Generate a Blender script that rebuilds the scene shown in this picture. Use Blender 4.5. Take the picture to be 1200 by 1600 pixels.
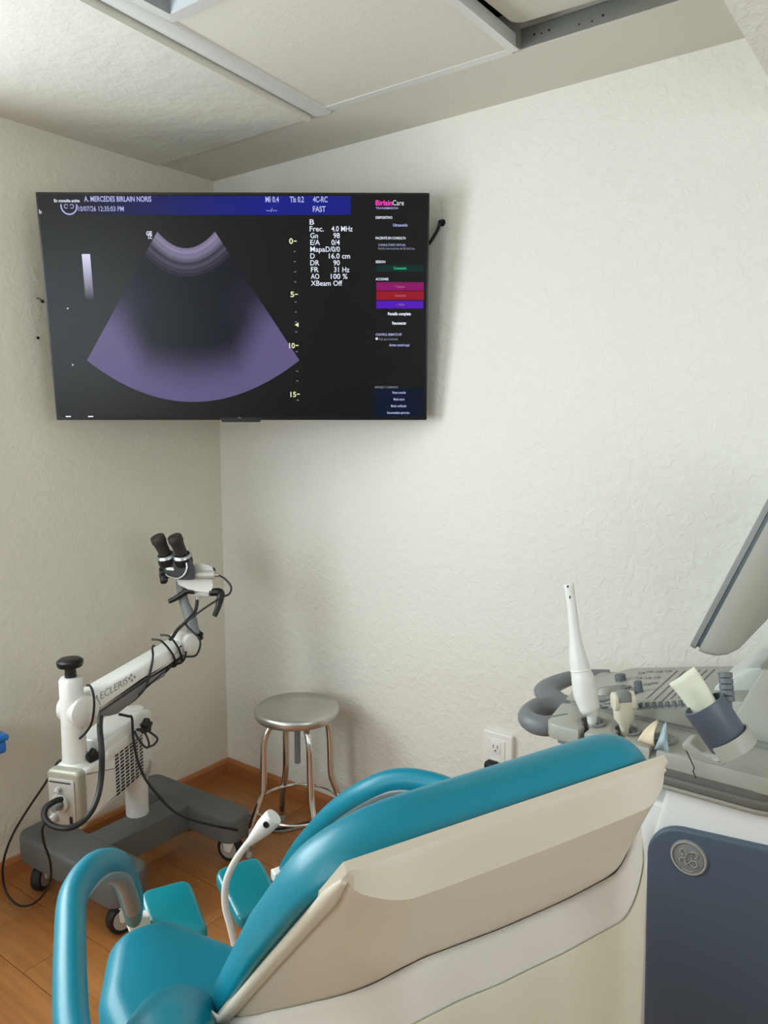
import bpy, bmesh, math, random
from mathutils import Vector as V, Matrix

for o in list(bpy.data.objects): bpy.data.objects.remove(o)
sc = bpy.context.scene
COL = sc.collection

# ------------------------------------------------------------------ camera
FPX, PITCH, YAW = 1205.0, math.radians(7.0), math.radians(53.3)
CAM = V((2.397, -2.109, 1.495))
Fh = V((-math.cos(YAW), math.sin(YAW), 0)); Rt = V((math.sin(YAW), math.cos(YAW), 0)); Zu = V((0, 0, 1))
FW = Fh*math.cos(PITCH) - Zu*math.sin(PITCH); UP = Fh*math.sin(PITCH) + Zu*math.cos(PITCH)
cd = bpy.data.cameras.new('camera'); cam = bpy.data.objects.new('camera', cd); COL.objects.link(cam)
cd.sensor_fit = 'HORIZONTAL'; cd.sensor_width = 36.0; cd.lens = FPX*36/1200; cd.clip_start = .02
cam.matrix_world = Matrix(((Rt.x, UP.x, -FW.x, CAM.x), (Rt.y, UP.y, -FW.y, CAM.y), (Rt.z, UP.z, -FW.z, CAM.z), (0, 0, 0, 1)))
sc.camera = cam

# ------------------------------------------------------------------ light, world, exposure
wd = bpy.data.worlds.new('world'); sc.world = wd; wd.use_nodes = True
bg = wd.node_tree.nodes['Background']; bg.inputs[0].default_value = (.75, .86, 1, 1); bg.inputs[1].default_value = 1.0
RX_ = 3.25
def area(name, loc, target, sx, sy, power, col):
    ld = bpy.data.lights.new(name, 'AREA'); ld.shape = 'RECTANGLE'; ld.size = sx; ld.size_y = sy; ld.energy = power; ld.color = col
    o = bpy.data.objects.new(name, ld); COL.objects.link(o); o.location = loc
    o.rotation_euler = (V(target)-V(loc)).to_track_quat('-Z', 'Y').to_euler(); return o
WIN = (-2.55, -1.12, 1.0, 2.12)           # the daylight window in the left wall: y0, y1, z0, z1
WIN2 = (.35, 1.65, .95, 2.1)              # a second window in the wall behind the camera: x0, x1, z0, z1
FILL_WIN = (-2.05, -.85, .95, 2.1)            # unseen, added in the right-hand wall to brighten the left one: y0, y1, z0, z1
area('window_daylight', (-.17, (WIN[0]+WIN[1])/2, (WIN[2]+WIN[3])/2), (1.5, (WIN[0]+WIN[1])/2, 1.5), 1.4, 1.1, 55, (.87, .965, 1))
area('rear_daylight', ((WIN2[0]+WIN2[1])/2, -3.72, 1.55), ((WIN2[0]+WIN2[1])/2, 0, 1.5), 1.25, 1.1, 23, (.89, .97, 1))
area('side_fill', (RX_+.17, (FILL_WIN[0]+FILL_WIN[1])/2, 1.5), (0, (FILL_WIN[0]+FILL_WIN[1])/2, 1.4), 1.15, 1.1, 11, (.92, .975, 1))  # fill light added outside the right-hand opening to lift the left wall
vs = sc.view_settings; vs.view_transform = 'Standard'; vs.look = 'None'; vs.gamma = 1; vs.use_curve_mapping = False; vs.exposure = .28
sc.cycles.use_denoising = True; sc.cycles.max_bounces = 10; sc.cycles.diffuse_bounces = 6; sc.cycles.sample_clamp_indirect = 6
sc.cycles.caustics_reflective = False; sc.cycles.caustics_refractive = False

# ------------------------------------------------------------------ geometry helpers
def ray(x, y): return FW + Rt*((x-600)/FPX) - UP*((y-800)/FPX)
def onp(x, y, ax, v):
    d = ray(x, y); return CAM + d*((v-CAM[ax])/d[ax])
def atD(x, y, D): return CAM + ray(x, y)*D
def hit(x, y, p0, n):
    d = ray(x, y); return CAM + d*((p0-CAM).dot(n)/d.dot(n))

def origin(o):
    p = V((0, 0, 0))
    while o: p = p + o.location; o = o.parent
    return p
def hexc(h):
    h = h.lstrip('#'); c = [int(h[i:i+2], 16)/255 for i in (0, 2, 4)]
    return tuple(x/12.92 if x <= .04045 else ((x+.055)/1.055)**2.4 for x in c)

class MB:
    def __init__(s): s.v = []; s.f = []; s.flat = False
    def add(s, vs, fs):
        n = len(s.v); s.v += [V(p) for p in vs]; s.f += [tuple(i+n for i in f) for f in fs]; return s
    def box(s, c, size, M=None):
        c = V(c); hx, hy, hz = [q/2 for q in size]
        vs = [V((x*hx, y*hy, z*hz)) for x in (-1, 1) for y in (-1, 1) for z in (-1, 1)]
        if M: vs = [M @ p for p in vs]
        return s.add([c+p for p in vs], [(0,1,3,2),(4,6,7,5),(0,4,5,1),(2,3,7,6),(0,2,6,4),(1,5,7,3)])
    def b2(s, lo, hi): return s.box([(a+b)/2 for a, b in zip(lo, hi)], [abs(b-a) for a, b in zip(lo, hi)])
    def rings(s, rs, close=True, cap=True, loop=False):
        n = len(rs[0]); vs = [p for r in rs for p in r]; fs = []
        m = len(rs)
        for i in range(m if loop else m-1):
            a, b = i*n, ((i+1) % m)*n
            for j in range(n if close else n-1):
                k = (j+1) % n; fs.append((a+j, a+k, b+k, b+j))
        if cap and not loop: fs.append(tuple(range(n))); fs.append(tuple((m-1)*n+j for j in range(n)))
        return s.add(vs, fs)
    def lathe(s, p0, ax, prof, seg=24):           # prof: (distance along axis, radius)
        p0 = V(p0); ax = V(ax).normalized(); u = ax.orthogonal().normalized(); w = ax.cross(u)
        rs = [[p0+ax*h+(u*math.cos(2*math.pi*j/seg)+w*math.sin(2*math.pi*j/seg))*max(r, 1e-5) for j in range(seg)] for h, r in prof]
        return s.rings(rs)
    def cyl(s, p0, p1, r0, r1=None, seg=20):
        p0, p1 = V(p0), V(p1); L = (p1-p0).length; r1 = r0 if r1 is None else r1; b = min(r0, r1, L)*.12
        return s.lathe(p0, p1-p0, [(0, r0-b), (b, r0), (L-b, r1), (L, r1-b)], seg)
    def tube(s, path, r, seg=10, smooth=6, squash=None, loop=False):
        P = [V(p) for p in path]; R = list(r) if hasattr(r, '__len__') else [r]*len(P)
        if smooth: P, R = spline(P, R, smooth, loop)
        n = len(P); rs = []; prev = None
        for i in range(n):
            if loop: t = P[(i+1) % n]-P[i-1]
            else: t = P[min(i+1, n-1)]-P[max(i-1, 0)]
            t.normalize()
            if squash:                           # (side reference vector, side factor, up factor)
                u = (squash[0]-t*squash[0].dot(t)).normalized()
            else:
                u = (prev-t*prev.dot(t)).normalized() if prev else t.orthogonal().normalized()
            prev = u; w = t.cross(u); a, b = (squash[1], squash[2]) if squash else (1, 1)
            rs.append([P[i]+(u*math.cos(2*math.pi*j/seg)*a+w*math.sin(2*math.pi*j/seg)*b)*R[i] for j in range(seg)])
        return s.rings(rs, loop=loop)
    def slab(s, out, fr, w0, w1, r0=0, r1=0, n=4):  # 2D outline, frame(u,v,w)->point, rounded rims
        out = [V((p[0], p[1])) for p in out]
        if sum(a.x*b.y-b.x*a.y for a, b in zip(out, out[1:]+out[:1])) < 0: out.reverse()
        m = len(out); nr = []
        for i in range(m):
            e0 = (out[i]-out[i-1]); e1 = (out[(i+1) % m]-out[i]); e0.normalize(); e1.normalize()
            a = V((e0.y, -e0.x)); b = V((e1.y, -e1.x)); k = a+b
            nr.append(k/max(1+a.dot(b), .35))
        prof = []
        for i in range(n+1 if r0 else 1):
            t = math.pi/2*i/n if r0 else math.pi/2; prof.append((w0+r0*(1-math.sin(t)) if r0 else w0, r0*(1-math.sin(t)) if False else r0*(1-math.sin(t))))
        prof = [(w0+r0*(1-math.cos(math.pi/2*i/n)), r0*(1-math.sin(math.pi/2*i/n))) for i in range(n+1)] if r0 else [(w0, 0)]
        prof += [(w1-r1*(1-math.cos(math.pi/2*i/n)), r1*(1-math.sin(math.pi/2*i/n))) for i in range(n, -1, -1)] if r1 else [(w1, 0)]
        rs = [[fr(out[i].x-nr[i].x*ins, out[i].y-nr[i].y*ins, w) for i in range(m)] for w, ins in prof]
        return s.rings(rs)
    def rbox(s, lo, hi, r=.01, n=3):               # box with all rims rounded
        lo, hi = V(lo), V(hi); out = rpoly([(lo.x, lo.y, r), (hi.x, lo.y, r), (hi.x, hi.y, r), (lo.x, hi.y, r)], n)
        return s.slab(out, lambda u, v, w: V((u, v, w)), lo.z, hi.z, r*.9, r*.9, n)
    def build(s, name, mat, parent=None, angle=40, **kw):
        me = bpy.data.meshes.new(name); off = origin(parent) if parent else V((0, 0, 0))
        me.from_pydata([tuple(p-off) for p in s.v], [], s.f)
        bm = bmesh.new(); bm.from_mesh(me); bmesh.ops.remove_doubles(bm, verts=bm.verts, dist=1e-6)
        bmesh.ops.recalc_face_normals(bm, faces=bm.faces); bm.to_mesh(me); bm.free()
        if not s.flat:
            me.polygons.foreach_set('use_smooth', [True]*len(me.polygons)); me.set_sharp_from_angle(angle=math.radians(angle))
        me.materials.append(M[mat] if isinstance(mat, str) else mat)
        o = bpy.data.objects.new(name, me); COL.objects.link(o); o.parent = parent
        for k, q in kw.items(): o[k] = q
        return o
def spline(P, R, k, loop=False):
    n = len(P); oP, oR = [], []
    for i in range(n if loop else n-1):
        g = (lambda j: j % n) if loop else (lambda j: min(max(j, 0), n-1))
        a, b, c, d = P[g(i-1)], P[g(i)], P[g(i+1)], P[g(i+2)]
        for q in range(k):
            t = q/k
            oP.append(.5*((2*b)+(c-a)*t+(2*a-5*b+4*c-d)*t*t+(3*b-a-3*c+d)*t**3)); oR.append(R[g(i)]+(R[g(i+1)]-R[g(i)])*t)
    if not loop: oP.append(P[-1]); oR.append(R[-1])
    return oP, oR
def rpoly(pts, n=5):                               # polygon with a radius per corner
    out = []; m = len(pts)
    for i in range(m):
        p = V(pts[i][:2]); r = pts[i][2] if len(pts[i]) > 2 else 0
        a = V(pts[i-1][:2])-p; b = V(pts[(i+1) % m][:2])-p; la, lb = a.length, b.length; a.normalize(); b.normalize()
        ang = a.angle(b)
        if r <= 0 or ang > 3.1: out.append(p); continue
        d = min(r/math.tan(ang/2), la*.49, lb*.49); r2 = d*math.tan(ang/2)
        cc = p+(a+b).normalized()*(r2/math.sin(ang/2)); s0 = p+a*d-cc; s1 = p+b*d-cc
        t0 = math.atan2(s0.y, s0.x); dt = (math.atan2(s1.y, s1.x)-t0+math.pi) % (2*math.pi)-math.pi
        for k in range(n+1): t = t0+dt*k/n; out.append(cc+V((math.cos(t), math.sin(t)))*r2)
    return out
def empty(name, loc, label, cat, group=None):
    o = bpy.data.objects.new(name, None); COL.objects.link(o); o.location = V(loc); o['label'] = label; o['category'] = cat
    o.empty_display_size = .05
    if group: o['group'] = group
    return o
def tag(o, label, cat, group=None):
    o['label'] = label; o['category'] = cat
    if group: o['group'] = group
    return o
def struct(o): o['kind'] = 'structure'; return o
def text(body, p, u, v, size, mat, parent, name='lettering', width=None, bold=0, align='LEFT', shear=0):
    cu = bpy.data.curves.new('t', 'FONT'); cu.body = body; cu.size = 1; cu.offset = bold; cu.align_x = align; cu.shear = shear; cu.resolution_u = 3
    ob = bpy.data.objects.new('t', cu); COL.objects.link(ob)
    dg = bpy.context.evaluated_depsgraph_get(); me = bpy.data.meshes.new_from_object(ob.evaluated_get(dg))
    bpy.data.objects.remove(ob); bpy.data.curves.remove(cu)
    xs = [q.co.x for q in me.vertices]; w = max(xs)-min(xs) if xs else 1
    x0 = min(xs) if align == 'LEFT' else (max(xs)+min(xs))/2
    kx = (width/w) if width else size/.7
    mb = MB(); mb.flat = True
    mb.add([p+u*((q.co.x-x0)*kx)+v*(q.co.y*size/.7) for q in me.vertices], [tuple(f.vertices) for f in me.polygons])
    bpy.data.meshes.remove(me)
    return mb.build(name, mat, parent)

# ------------------------------------------------------------------ materials
M = {}
def mat(name, col, rough=.5, metal=0, bump=None, vary=None, coat=0, spec=.5, trans=0, emit=None, sss=0):
    m = bpy.data.materials.new(name); m.use_nodes = True; nt = m.node_tree; b = nt.nodes['Principled BSDF']
    c = hexc(col) if isinstance(col, str) else col
    b.inputs['Base Color'].default_value = (*c, 1); b.inputs['Roughness'].default_value = rough; b.inputs['Metallic'].default_value = metal
    b.inputs['Coat Weight'].default_value = coat; b.inputs['Specular IOR Level'].default_value = spec; b.inputs['Transmission Weight'].default_value = trans
    if emit: b.inputs['Emission Color'].default_value = (*(hexc(emit[0]) if isinstance(emit[0], str) else emit[0]), 1); b.inputs['Emission Strength'].default_value = emit[1]
    tc = nt.nodes.new('ShaderNodeTexCoord')
    if vary:                                       # (scale, second colour)
        n = nt.nodes.new('ShaderNodeTexNoise'); n.inputs['Scale'].default_value = vary[0]; n.inputs['Detail'].default_value = 5
        r = nt.nodes.new('ShaderNodeMix'); r.data_type = 'RGBA'; r.inputs[6].default_value = (*c, 1); r.inputs[7].default_value = (*hexc(vary[1]), 1)
        nt.links.new(tc.outputs['Object'], n.inputs['Vector']); nt.links.new(n.outputs['Fac'], r.inputs[0]); nt.links.new(r.outputs[2], b.inputs['Base Color'])
    if bump:                                       # (scale, strength, distance)
        n = nt.nodes.new('ShaderNodeTexNoise'); n.inputs['Scale'].default_value = bump[0]; n.inputs['Detail'].default_value = 6; n.inputs['Roughness'].default_value = .6
        k = nt.nodes.new('ShaderNodeBump'); k.inputs['Strength'].default_value = bump[1]; k.inputs['Distance'].default_value = bump[2]
        nt.links.new(tc.outputs['Object'], n.inputs['Vector']); nt.links.new(n.outputs['Fac'], k.inputs['Height']); nt.links.new(k.outputs[0], b.inputs['Normal'])
    M[name] = m; return m

def stucco(name, col, col2, strength):
    m = mat(name, col, .75, spec=.25); nt = m.node_tree; b = nt.nodes['Principled BSDF']; L = nt.links
    tc = nt.nodes.new('ShaderNodeTexCoord')
    n1 = nt.nodes.new('ShaderNodeTexNoise'); n1.inputs['Scale'].default_value = 34; n1.inputs['Detail'].default_value = 5; n1.inputs['Distortion'].default_value = .9
    n2 = nt.nodes.new('ShaderNodeTexNoise'); n2.inputs['Scale'].default_value = 1.3; n2.inputs['Detail'].default_value = 3
    rp = nt.nodes.new('ShaderNodeValToRGB'); rp.color_ramp.elements[0].position = .42; rp.color_ramp.elements[1].position = .62
    mx = nt.nodes.new('ShaderNodeMix'); mx.data_type = 'RGBA'; mx.inputs[6].default_value = (*hexc(col), 1); mx.inputs[7].default_value = (*hexc(col2), 1)
    bp = nt.nodes.new('ShaderNodeBump'); bp.inputs['Strength'].default_value = strength; bp.inputs['Distance'].default_value = .004
    for n in (n1, n2): L.new(tc.outputs['Object'], n.inputs['Vector'])
    L.new(n1.outputs['Fac'], rp.inputs[0]); L.new(rp.outputs[0], bp.inputs['Height']); L.new(bp.outputs[0], b.inputs['Normal'])
    L.new(n2.outputs['Fac'], mx.inputs[0]); L.new(mx.outputs[2], b.inputs['Base Color'])
stucco('wall', '#e6e5de', '#dfddd4', .32)
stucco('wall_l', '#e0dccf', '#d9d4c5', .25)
mat('plaster', '#dddcd4', .8, bump=(9, .6, .012), vary=(2.5, '#d2cfc4'), spec=.2)
mat('band', '#d6d2c8', .8, spec=.2, vary=(3, '#cfcbc0'))
mat('tile', '#d9d6cb', .9, bump=(160, .35, .002), vary=(60, '#d0cdc1'), spec=.1)
mat('tbar', '#d8d8d4', .35, .1)
mat('alu', '#b9bdbf', .28, .8)
mat('galv', '#8b8d86', .45, .6)
mat('dark_gap', '#1c1a16', .9)
mat('diffuser', '#8f9598', .35)
mat('wood_trim', '#b9794a', .4, vary=(18, '#a4683c'))
mat('outlet_white', '#e9e8e2', .35)
mat('black', '#0b0b0c', .4)
mat('black_rubber', '#17181a', .65)
mat('cable', '#121213', .45)
mat('brown_rubber', '#2b2622', .6)
mat('tv_body', '#0c0c0d', .35)
mat('tv_logo', '#b8bcc4', .3, .5)
mat('chrome', '#d6d5d2', .14, 1.0)
mat('steel', '#c4c2bd', .32, .9, bump=(9, .12, .004))
mat('teal', '#007b90', .4, coat=.04, bump=(300, .05, .001), spec=.35)
mat('teal_dark', '#007d88', .3, coat=.3, bump=(14, .25, .004))
mat('arm_under', '#8d9190', .5)
mat('cream', '#c3bcab', .42, vary=(4, '#bab29f'))
mat('cloth', '#c6c0b8', .85, bump=(9, .4, .008), vary=(7, '#bdb6ad'))
mat('cloth2', '#c1bda8', .8, bump=(7, .35, .008), vary=(5, '#b9b49e'))
mat('white_plastic', '#e6e5df', .32)
mat('white_enamel', '#e2e2dd', .3, coat=.2)
mat('cream_plastic', '#d8d2bd', .4)
mat('panel_grey', '#a9a798', .4, .2)
mat('silver_face', '#c3c3be', .35, .3)
mat('arm_grey', '#7b7e7f', .45)
mat('base_grey', '#5d605e', .55, bump=(220, .12, .001))
mat('slate', '#4f5c6c', .5, bump=(260, .1, .001))
mat('us_grey', '#a7a79d', .42)
mat('us_mid', '#7f807d', .45)
mat('us_dark', '#717478', .45)
mat('us_tray', '#65645d', .5)
mat('us_white', '#e7e8e6', .35)
mat('us_slot', '#2e2e2f', .7)
mat('rim_blue', '#6c7880', .35)
mat('knob', '#5f656b', .5)
mat('cup', '#505a66', .4)
mat('paper', '#dcdcc8', .75, bump=(30, .5, .004), vary=(12, '#d0d1bd'))
mat('pouch_cream', '#e0d2b4', .6)
mat('pouch_blue', '#9fb5bd', .35, bump=(30, .5, .004))
mat('blue_bin', '#1f6fc4', .4)
mat('logo_grey', '#878b8d', .45)
mat('letter_grey', '#8a8a88', .6)
mat('wheel_grey', '#a6a49d', .5)
mat('film', '#d5dad6', .3, trans=.0)

# floor planks: three-strip laminate
m = mat('plank', '#b5743c', .33, coat=.15); nt = m.node_tree; L = nt.links; b = nt.nodes['Principled BSDF']
tc = nt.nodes.new('ShaderNodeTexCoord'); oi = nt.nodes.new('ShaderNodeObjectInfo')
mp = nt.nodes.new('ShaderNodeMapping'); mp.inputs['Scale'].default_value = (1, 1, 1)
cmb = nt.nodes.new('ShaderNodeCombineXYZ'); ml = nt.nodes.new('ShaderNodeMath'); ml.operation = 'MULTIPLY'; ml.inputs[1].default_value = 37
L.new(oi.outputs['Random'], ml.inputs[0]); L.new(ml.outputs[0], cmb.inputs[0]); L.new(cmb.outputs[0], mp.inputs['Location']); L.new(tc.outputs['Object'], mp.inputs['Vector'])
bk = nt.nodes.new('ShaderNodeTexBrick'); bk.offset = .43; bk.inputs['Scale'].default_value = 1; bk.inputs['Brick Width'].default_value = .37; bk.inputs['Row Height'].default_value = .0633
bk.inputs['Mortar Size'].default_value = .0009; bk.inputs['Mortar Smooth'].default_value = .5; bk.inputs['Color1'].default_value = (*hexc('#ad743f'), 1); bk.inputs['Color2'].default_value = (*hexc('#a06736'), 1); bk.inputs['Mortar'].default_value = (*hexc('#8f5a2c'), 1)
wv = nt.nodes.new('ShaderNodeTexNoise'); wv.inputs['Scale'].default_value = 5; wv.inputs['Detail'].default_value = 6; wv.inputs['Distortion'].default_value = .4
mp2 = nt.nodes.new('ShaderNodeMapping'); mp2.inputs['Scale'].default_value = (.8, 12, 1); L.new(mp.outputs[0], mp2.inputs['Vector'])
L.new(mp.outputs[0], bk.inputs['Vector']); L.new(mp2.outputs[0], wv.inputs['Vector'])
mx = nt.nodes.new('ShaderNodeMix'); mx.data_type = 'RGBA'; mx.blend_type = 'OVERLAY'; mx.inputs[0].default_value = .35
L.new(bk.outputs['Color'], mx.inputs[6]); L.new(wv.outputs['Fac'], mx.inputs[7]); L.new(mx.outputs[2], b.inputs['Base Color'])

# thin window glass
m = bpy.data.materials.new('window_glass'); m.use_nodes = True; nt = m.node_tree; nt.nodes.clear(); M['window_glass'] = m
o_ = nt.nodes.new('ShaderNodeOutputMaterial'); t_ = nt.nodes.new('ShaderNodeBsdfTransparent'); g_ = nt.nodes.new('ShaderNodeBsdfGlossy'); g_.inputs['Roughness'].default_value = .02
x_ = nt.nodes.new('ShaderNodeMixShader'); x_.inputs[0].default_value = .06; nt.links.new(t_.outputs[0], x_.inputs[1]); nt.links.new(g_.outputs[0], x_.inputs[2]); nt.links.new(x_.outputs[0], o_.inputs[0])
def emis(name, col, k=1.0):
    m = mat(name, (0, 0, 0), .35, spec=.15, emit=(col, k)); return m

# ------------------------------------------------------------------ room shell
RX, RY, HC = 3.25, -3.55, 2.40
floor = struct(MB().b2((-.1, RY-.1, -.12), (RX+.1, .1, -.012)).build('floor', 'dark_gap'))
pm = {}
random.seed(4)
row = 0; y = -.012
while y > RY:
    y1 = max(y-.19, RY); x = .012; first = [.45, .95, .2, .7, 1.1][row % 5]
    while x < RX-.01:
        x1 = min(x+(first if x < .02 else 1.21), RX)
        key = (round(x1-x, 3), round(y-y1, 3))
        if key not in pm:
            mb = MB(); a, c = key; e = .0008
            mb.slab([(e, -c+e), (a-e, -c+e), (a-e, -e), (e, -e)], lambda u, v, w: V((u, v, w)), -.012, 0, 0, .0012, 1)
            me = mb.build('floor_plank', 'plank'); pm[key] = me.data; bpy.data.objects.remove(me)
        o = bpy.data.objects.new('floor_plank', pm[key]); COL.objects.link(o); o.parent = floor; o.location = (x, y, 0)
        x = x1
    y = y1; row += 1

def wall_with_hole(name, axis, face, back, lo, hi, hole, m):
    mb = MB(); a0, a1, z0, z1 = hole
    for (p, q, r, s) in ((lo, hi, -.1, z0), (lo, hi, z1, 2.62), (lo, a0, z0, z1), (a1, hi, z0, z1)):
        if axis == 0: mb.b2((back, p, r), (face, q, s))
        else: mb.b2((p, back, r), (q, face, s))
    mb.flat = True
    return struct(mb.build(name, m))
wall_with_hole('wall_left', 0, 0, -.14, RY-.12, .12, WIN, 'wall_l')
wall_with_hole('wall_front', 1, RY, RY-.12, -.0, RX, WIN2, 'wall')
struct(MB().b2((0, 0, -.1), (RX, .12, 2.62)).build('wall_back', 'wall'))
wall_with_hole('wall_right', 0, RX, RX+.12, RY-.12, .12, FILL_WIN, 'wall')
def window(name, axis, c, hole):
    a0, a1, z0, z1 = hole; P = (lambda a, z, d: (c+d, a, z)) if axis == 0 else (lambda a, z, d: (a, c+d, z))
    mb = MB()
    w = .045
    for (p, q, r, s) in ((a0, a1, z0, z0+w), (a0, a1, z1-w, z1), (a0, a0+w, z0+w, z1-w), (a1-w, a1, z0+w, z1-w), ((a0+a1)/2-w/2, (a0+a1)/2+w/2, z0+w, z1-w)):
        mb.b2(P(p, r, -.02), P(q, s, .02))
    fr = struct(mb.build(name, 'alu'))
    for (p, q) in ((a0+w, (a0+a1)/2-w/2), ((a0+a1)/2+w/2, a1-w)):
        MB().b2(P(p, z0+w, -.003), P(q, z1-w, .003)).build('pane', 'window_glass', fr)
window('window_1', 0, -.07, WIN); window('window_2', 1, RY-.06, WIN2); window('fill_window_3', 0, RX+.06, FILL_WIN)  # the last one, on the right, is added for its fill light

def board(name, lo, hi, slope_ax):
    # baseboard with a rounded upper rim
    mb = MB()
    if slope_ax == 0: prof = [(0, 0), (.014, 0), (.014, .05), (.009, .062), (0, .064)]; rs = [[V((p[0], yv, p[1])) for p in prof] for yv in (lo, hi)]
    else: prof = [(0, 0), (-.014, 0), (-.014, .05), (-.009, .062), (0, .064)]; rs = [[V((xv, p[0], p[1])) for p in prof] for xv in (lo, hi)]
    mb.rings(rs); mb.flat = True; struct(mb.build(name, 'wood_trim'))
board('baseboard_left', RY, -.0141, 0); board('baseboard_back', 0, RX, 1)

# ceiling: plaster strip on the left, plain border along the back wall, grid of tiles, lower soffit on the right
ceil = struct(MB().b2((0, RY, 2.52), (RX, 0, 2.62)).build('ceiling', 'dark_gap'))
def XL(yv): return .728+.083*(-.262-yv)                # the edge bar runs slightly out of square
mb = MB(); mb.add([V((x_, y_, z_)) for z_ in (2.395, 2.5) for x_, y_ in ((0, RY), (XL(RY), RY), (XL(-.262), -.262), (0, -.262))], [(0, 1, 2, 3), (4, 5, 6, 7), (0, 1, 5, 4), (1, 2, 6, 5), (2, 3, 7, 6), (3, 0, 4, 7)]); mb.flat = True; mb.build('plaster_panel', 'plaster', ceil)
mb = MB(); mb.rings([[V((XL(yy)+x_, yy, z_)) for x_, z_ in ((0, 2.395), (.003, 2.386), (.011, 2.386), (.014, 2.390), (.014, 2.45), (0, 2.45))] for yy in (RY, -.262)]); mb.build('edge_trim', 'plaster', ceil)
MB().b2((0, -.262, HC+.002), (2.0, 0, 2.5)).build('border_strip', 'band', ceil)
MB().b2((2.018, RY, 2.2), (RX, 0, 2.52)).build('soffit', 'wall', ceil)
GX = [.815, 1.435, 2.0]; GY = [-.29, -.90, -1.51, -2.12, -2.73, -3.34, RY]
mb = MB(); mb.rings([[V((XL(yy)+x_, yy, z_)) for x_, z_ in ((.024, 2.43), (.024, 2.403), (.030, 2.398), (.078, 2.394), (.090, 2.396), (.096, 2.404), (.096, 2.43))] for yy in (RY, -.258)]); mb.build('grid_bar', 'tbar', ceil)          # wide edge bar beside the plaster panel
MB().b2((.812, -.29, 2.400), (1.425, -.262, 2.412)).build('grid_bar', 'tbar', ceil)
MB().b2((1.424, RY, 2.398), (1.448, -.275, 2.401)).build('grid_bar', 'tbar', ceil); 
MB().b2((1.434, RY, 2.401), (1.438, -.275, 2.44)).build('grid_bar', 'tbar', ceil)
for yy in GY[1:-1]:
    for xa, xb in ((.812, 1.424), (1.448, 2.0)): MB().b2((xa, yy-.012, 2.398), (xb, yy+.012, 2.401)).build('grid_bar', 'tbar', ceil)
for j in range(6):
    for i in range(2):
        x0, x1 = (.812, 1.428) if i == 0 else (1.452, 1.995); y1, y0 = GY[j], GY[j+1]
        if (i, j) == (0, 1): continue                                                   # the light sits here
        mb = MB()
        if (i, j) == (1, 0):                                                            # lifted, crooked tile with a gap
            mb.slab(rpoly([(1.452, y0), (1.992, y0+.01), (1.98, y1+.002, .01), (1.458, y1-.03, .03)]), lambda u, v, w: V((u, v, 2.425+w+.012*(v-y0)/.6)), 0, .016, .002, 0, 2)
        else: mb.b2((x0, y0, 2.402), (x1, y1, 2.418))
        mb.build('ceiling_tile', 'tile', ceil)
# perforated wall angle seen in the gap
ang = MB().b2((1.448, -.268, 2.404), (2.0, -.266, 2.45)).build('wall_angle', 'galv', ceil)
for k, q in enumerate([(835, 54, .003), (846, 52, .002), (858, 47, .003), (905, 38, .002), (925, 33, .002), (942, 24, .003)]):
    c = onp(q[0], q[1], 1, -.2685); MB().lathe(c, (0, -1, 0), [(0, q[2]), (.0006, q[2])], 8).build('punched_hole', 'dark_gap', ang)

# recessed light in the grid, switched off
cl = empty('ceiling_light', (1.12, -1.205, 2.4), 'recessed square ceiling light with bright metal frame, switched off, above the television', 'ceiling light')
mb = MB(); o0 = [(.895, -1.505), (1.424, -1.505), (1.424, -.885), (.882, -.885)]
i0 = [(.925, -1.475), (1.394, -1.475), (1.394, -.915), (.912, -.915)]
i1 = [(.97, -1.42), (1.34, -1.42), (1.34, -.97), (.96, -.97)]
mb.rings([[V((*p, z)) for p in q] for q, z in ((o0, 2.41), (o0, 2.390), (i0, 2.388))], cap=False); mb.flat = True; mb.build('frame', 'tbar', cl)
mb = MB(); mb.rings([[V((*p, z)) for p in q] for q, z in ((i0, 2.388), (i1, 2.47))], cap=False); mb.flat = True; mb.build('reflector', 'diffuser', cl)
MB().b2((.94, -1.44, 2.468), (1.36, -.95, 2.475)).build('back_plate', 'diffuser', cl)
for k in range(2): MB().cyl((1.08+.16*k, -1.40, 2.445), (1.08+.16*k, -1.01, 2.445), .013).build('tube_lamp', 'white_plastic', cl)

# ------------------------------------------------------------------ television
TS = .955
tvc = CAM + (V((.496, -.349, 1.839))-CAM)*TS; TW, TH = 1.23*TS, .71*TS; ty, tt = math.radians(37.09), math.radians(5.784)
tr = V((math.cos(ty), math.sin(ty), 0)); tn = V((math.sin(ty), -math.cos(ty), 0)); tu = Zu*math.cos(tt)+tn*math.sin(tt); tf = tn*math.cos(tt)-Zu*math.sin(tt)
tv = empty('television', tvc-tu*TH/2, 'large black flat television showing an ultrasound scan, mounted across the room corner', 'television')
TF = lambda u, v, w: tvc+tr*u+tu*v+tf*w
MB().slab(rpoly([(-TW/2, -TH/2, .004), (TW/2, -TH/2, .004), (TW/2, TH/2, .004), (-TW/2, TH/2, .004)]), TF, -.03, 0, .004, .002, 2).build('housing', 'tv_body', tv)
MB().slab(rpoly([(-TW*.36, -TH*.38, .02), (TW*.36, -TH*.38, .02), (TW*.36, TH*.2, .02), (-TW*.36, TH*.2, .02)]), TF, -.062, -.03, .01, 0, 2).build('back_box', 'tv_body', tv)
def tvxy(x, y): p = hit(x, y, tvc, tf)-tvc; return p.dot(tr), p.dot(tu)
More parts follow.
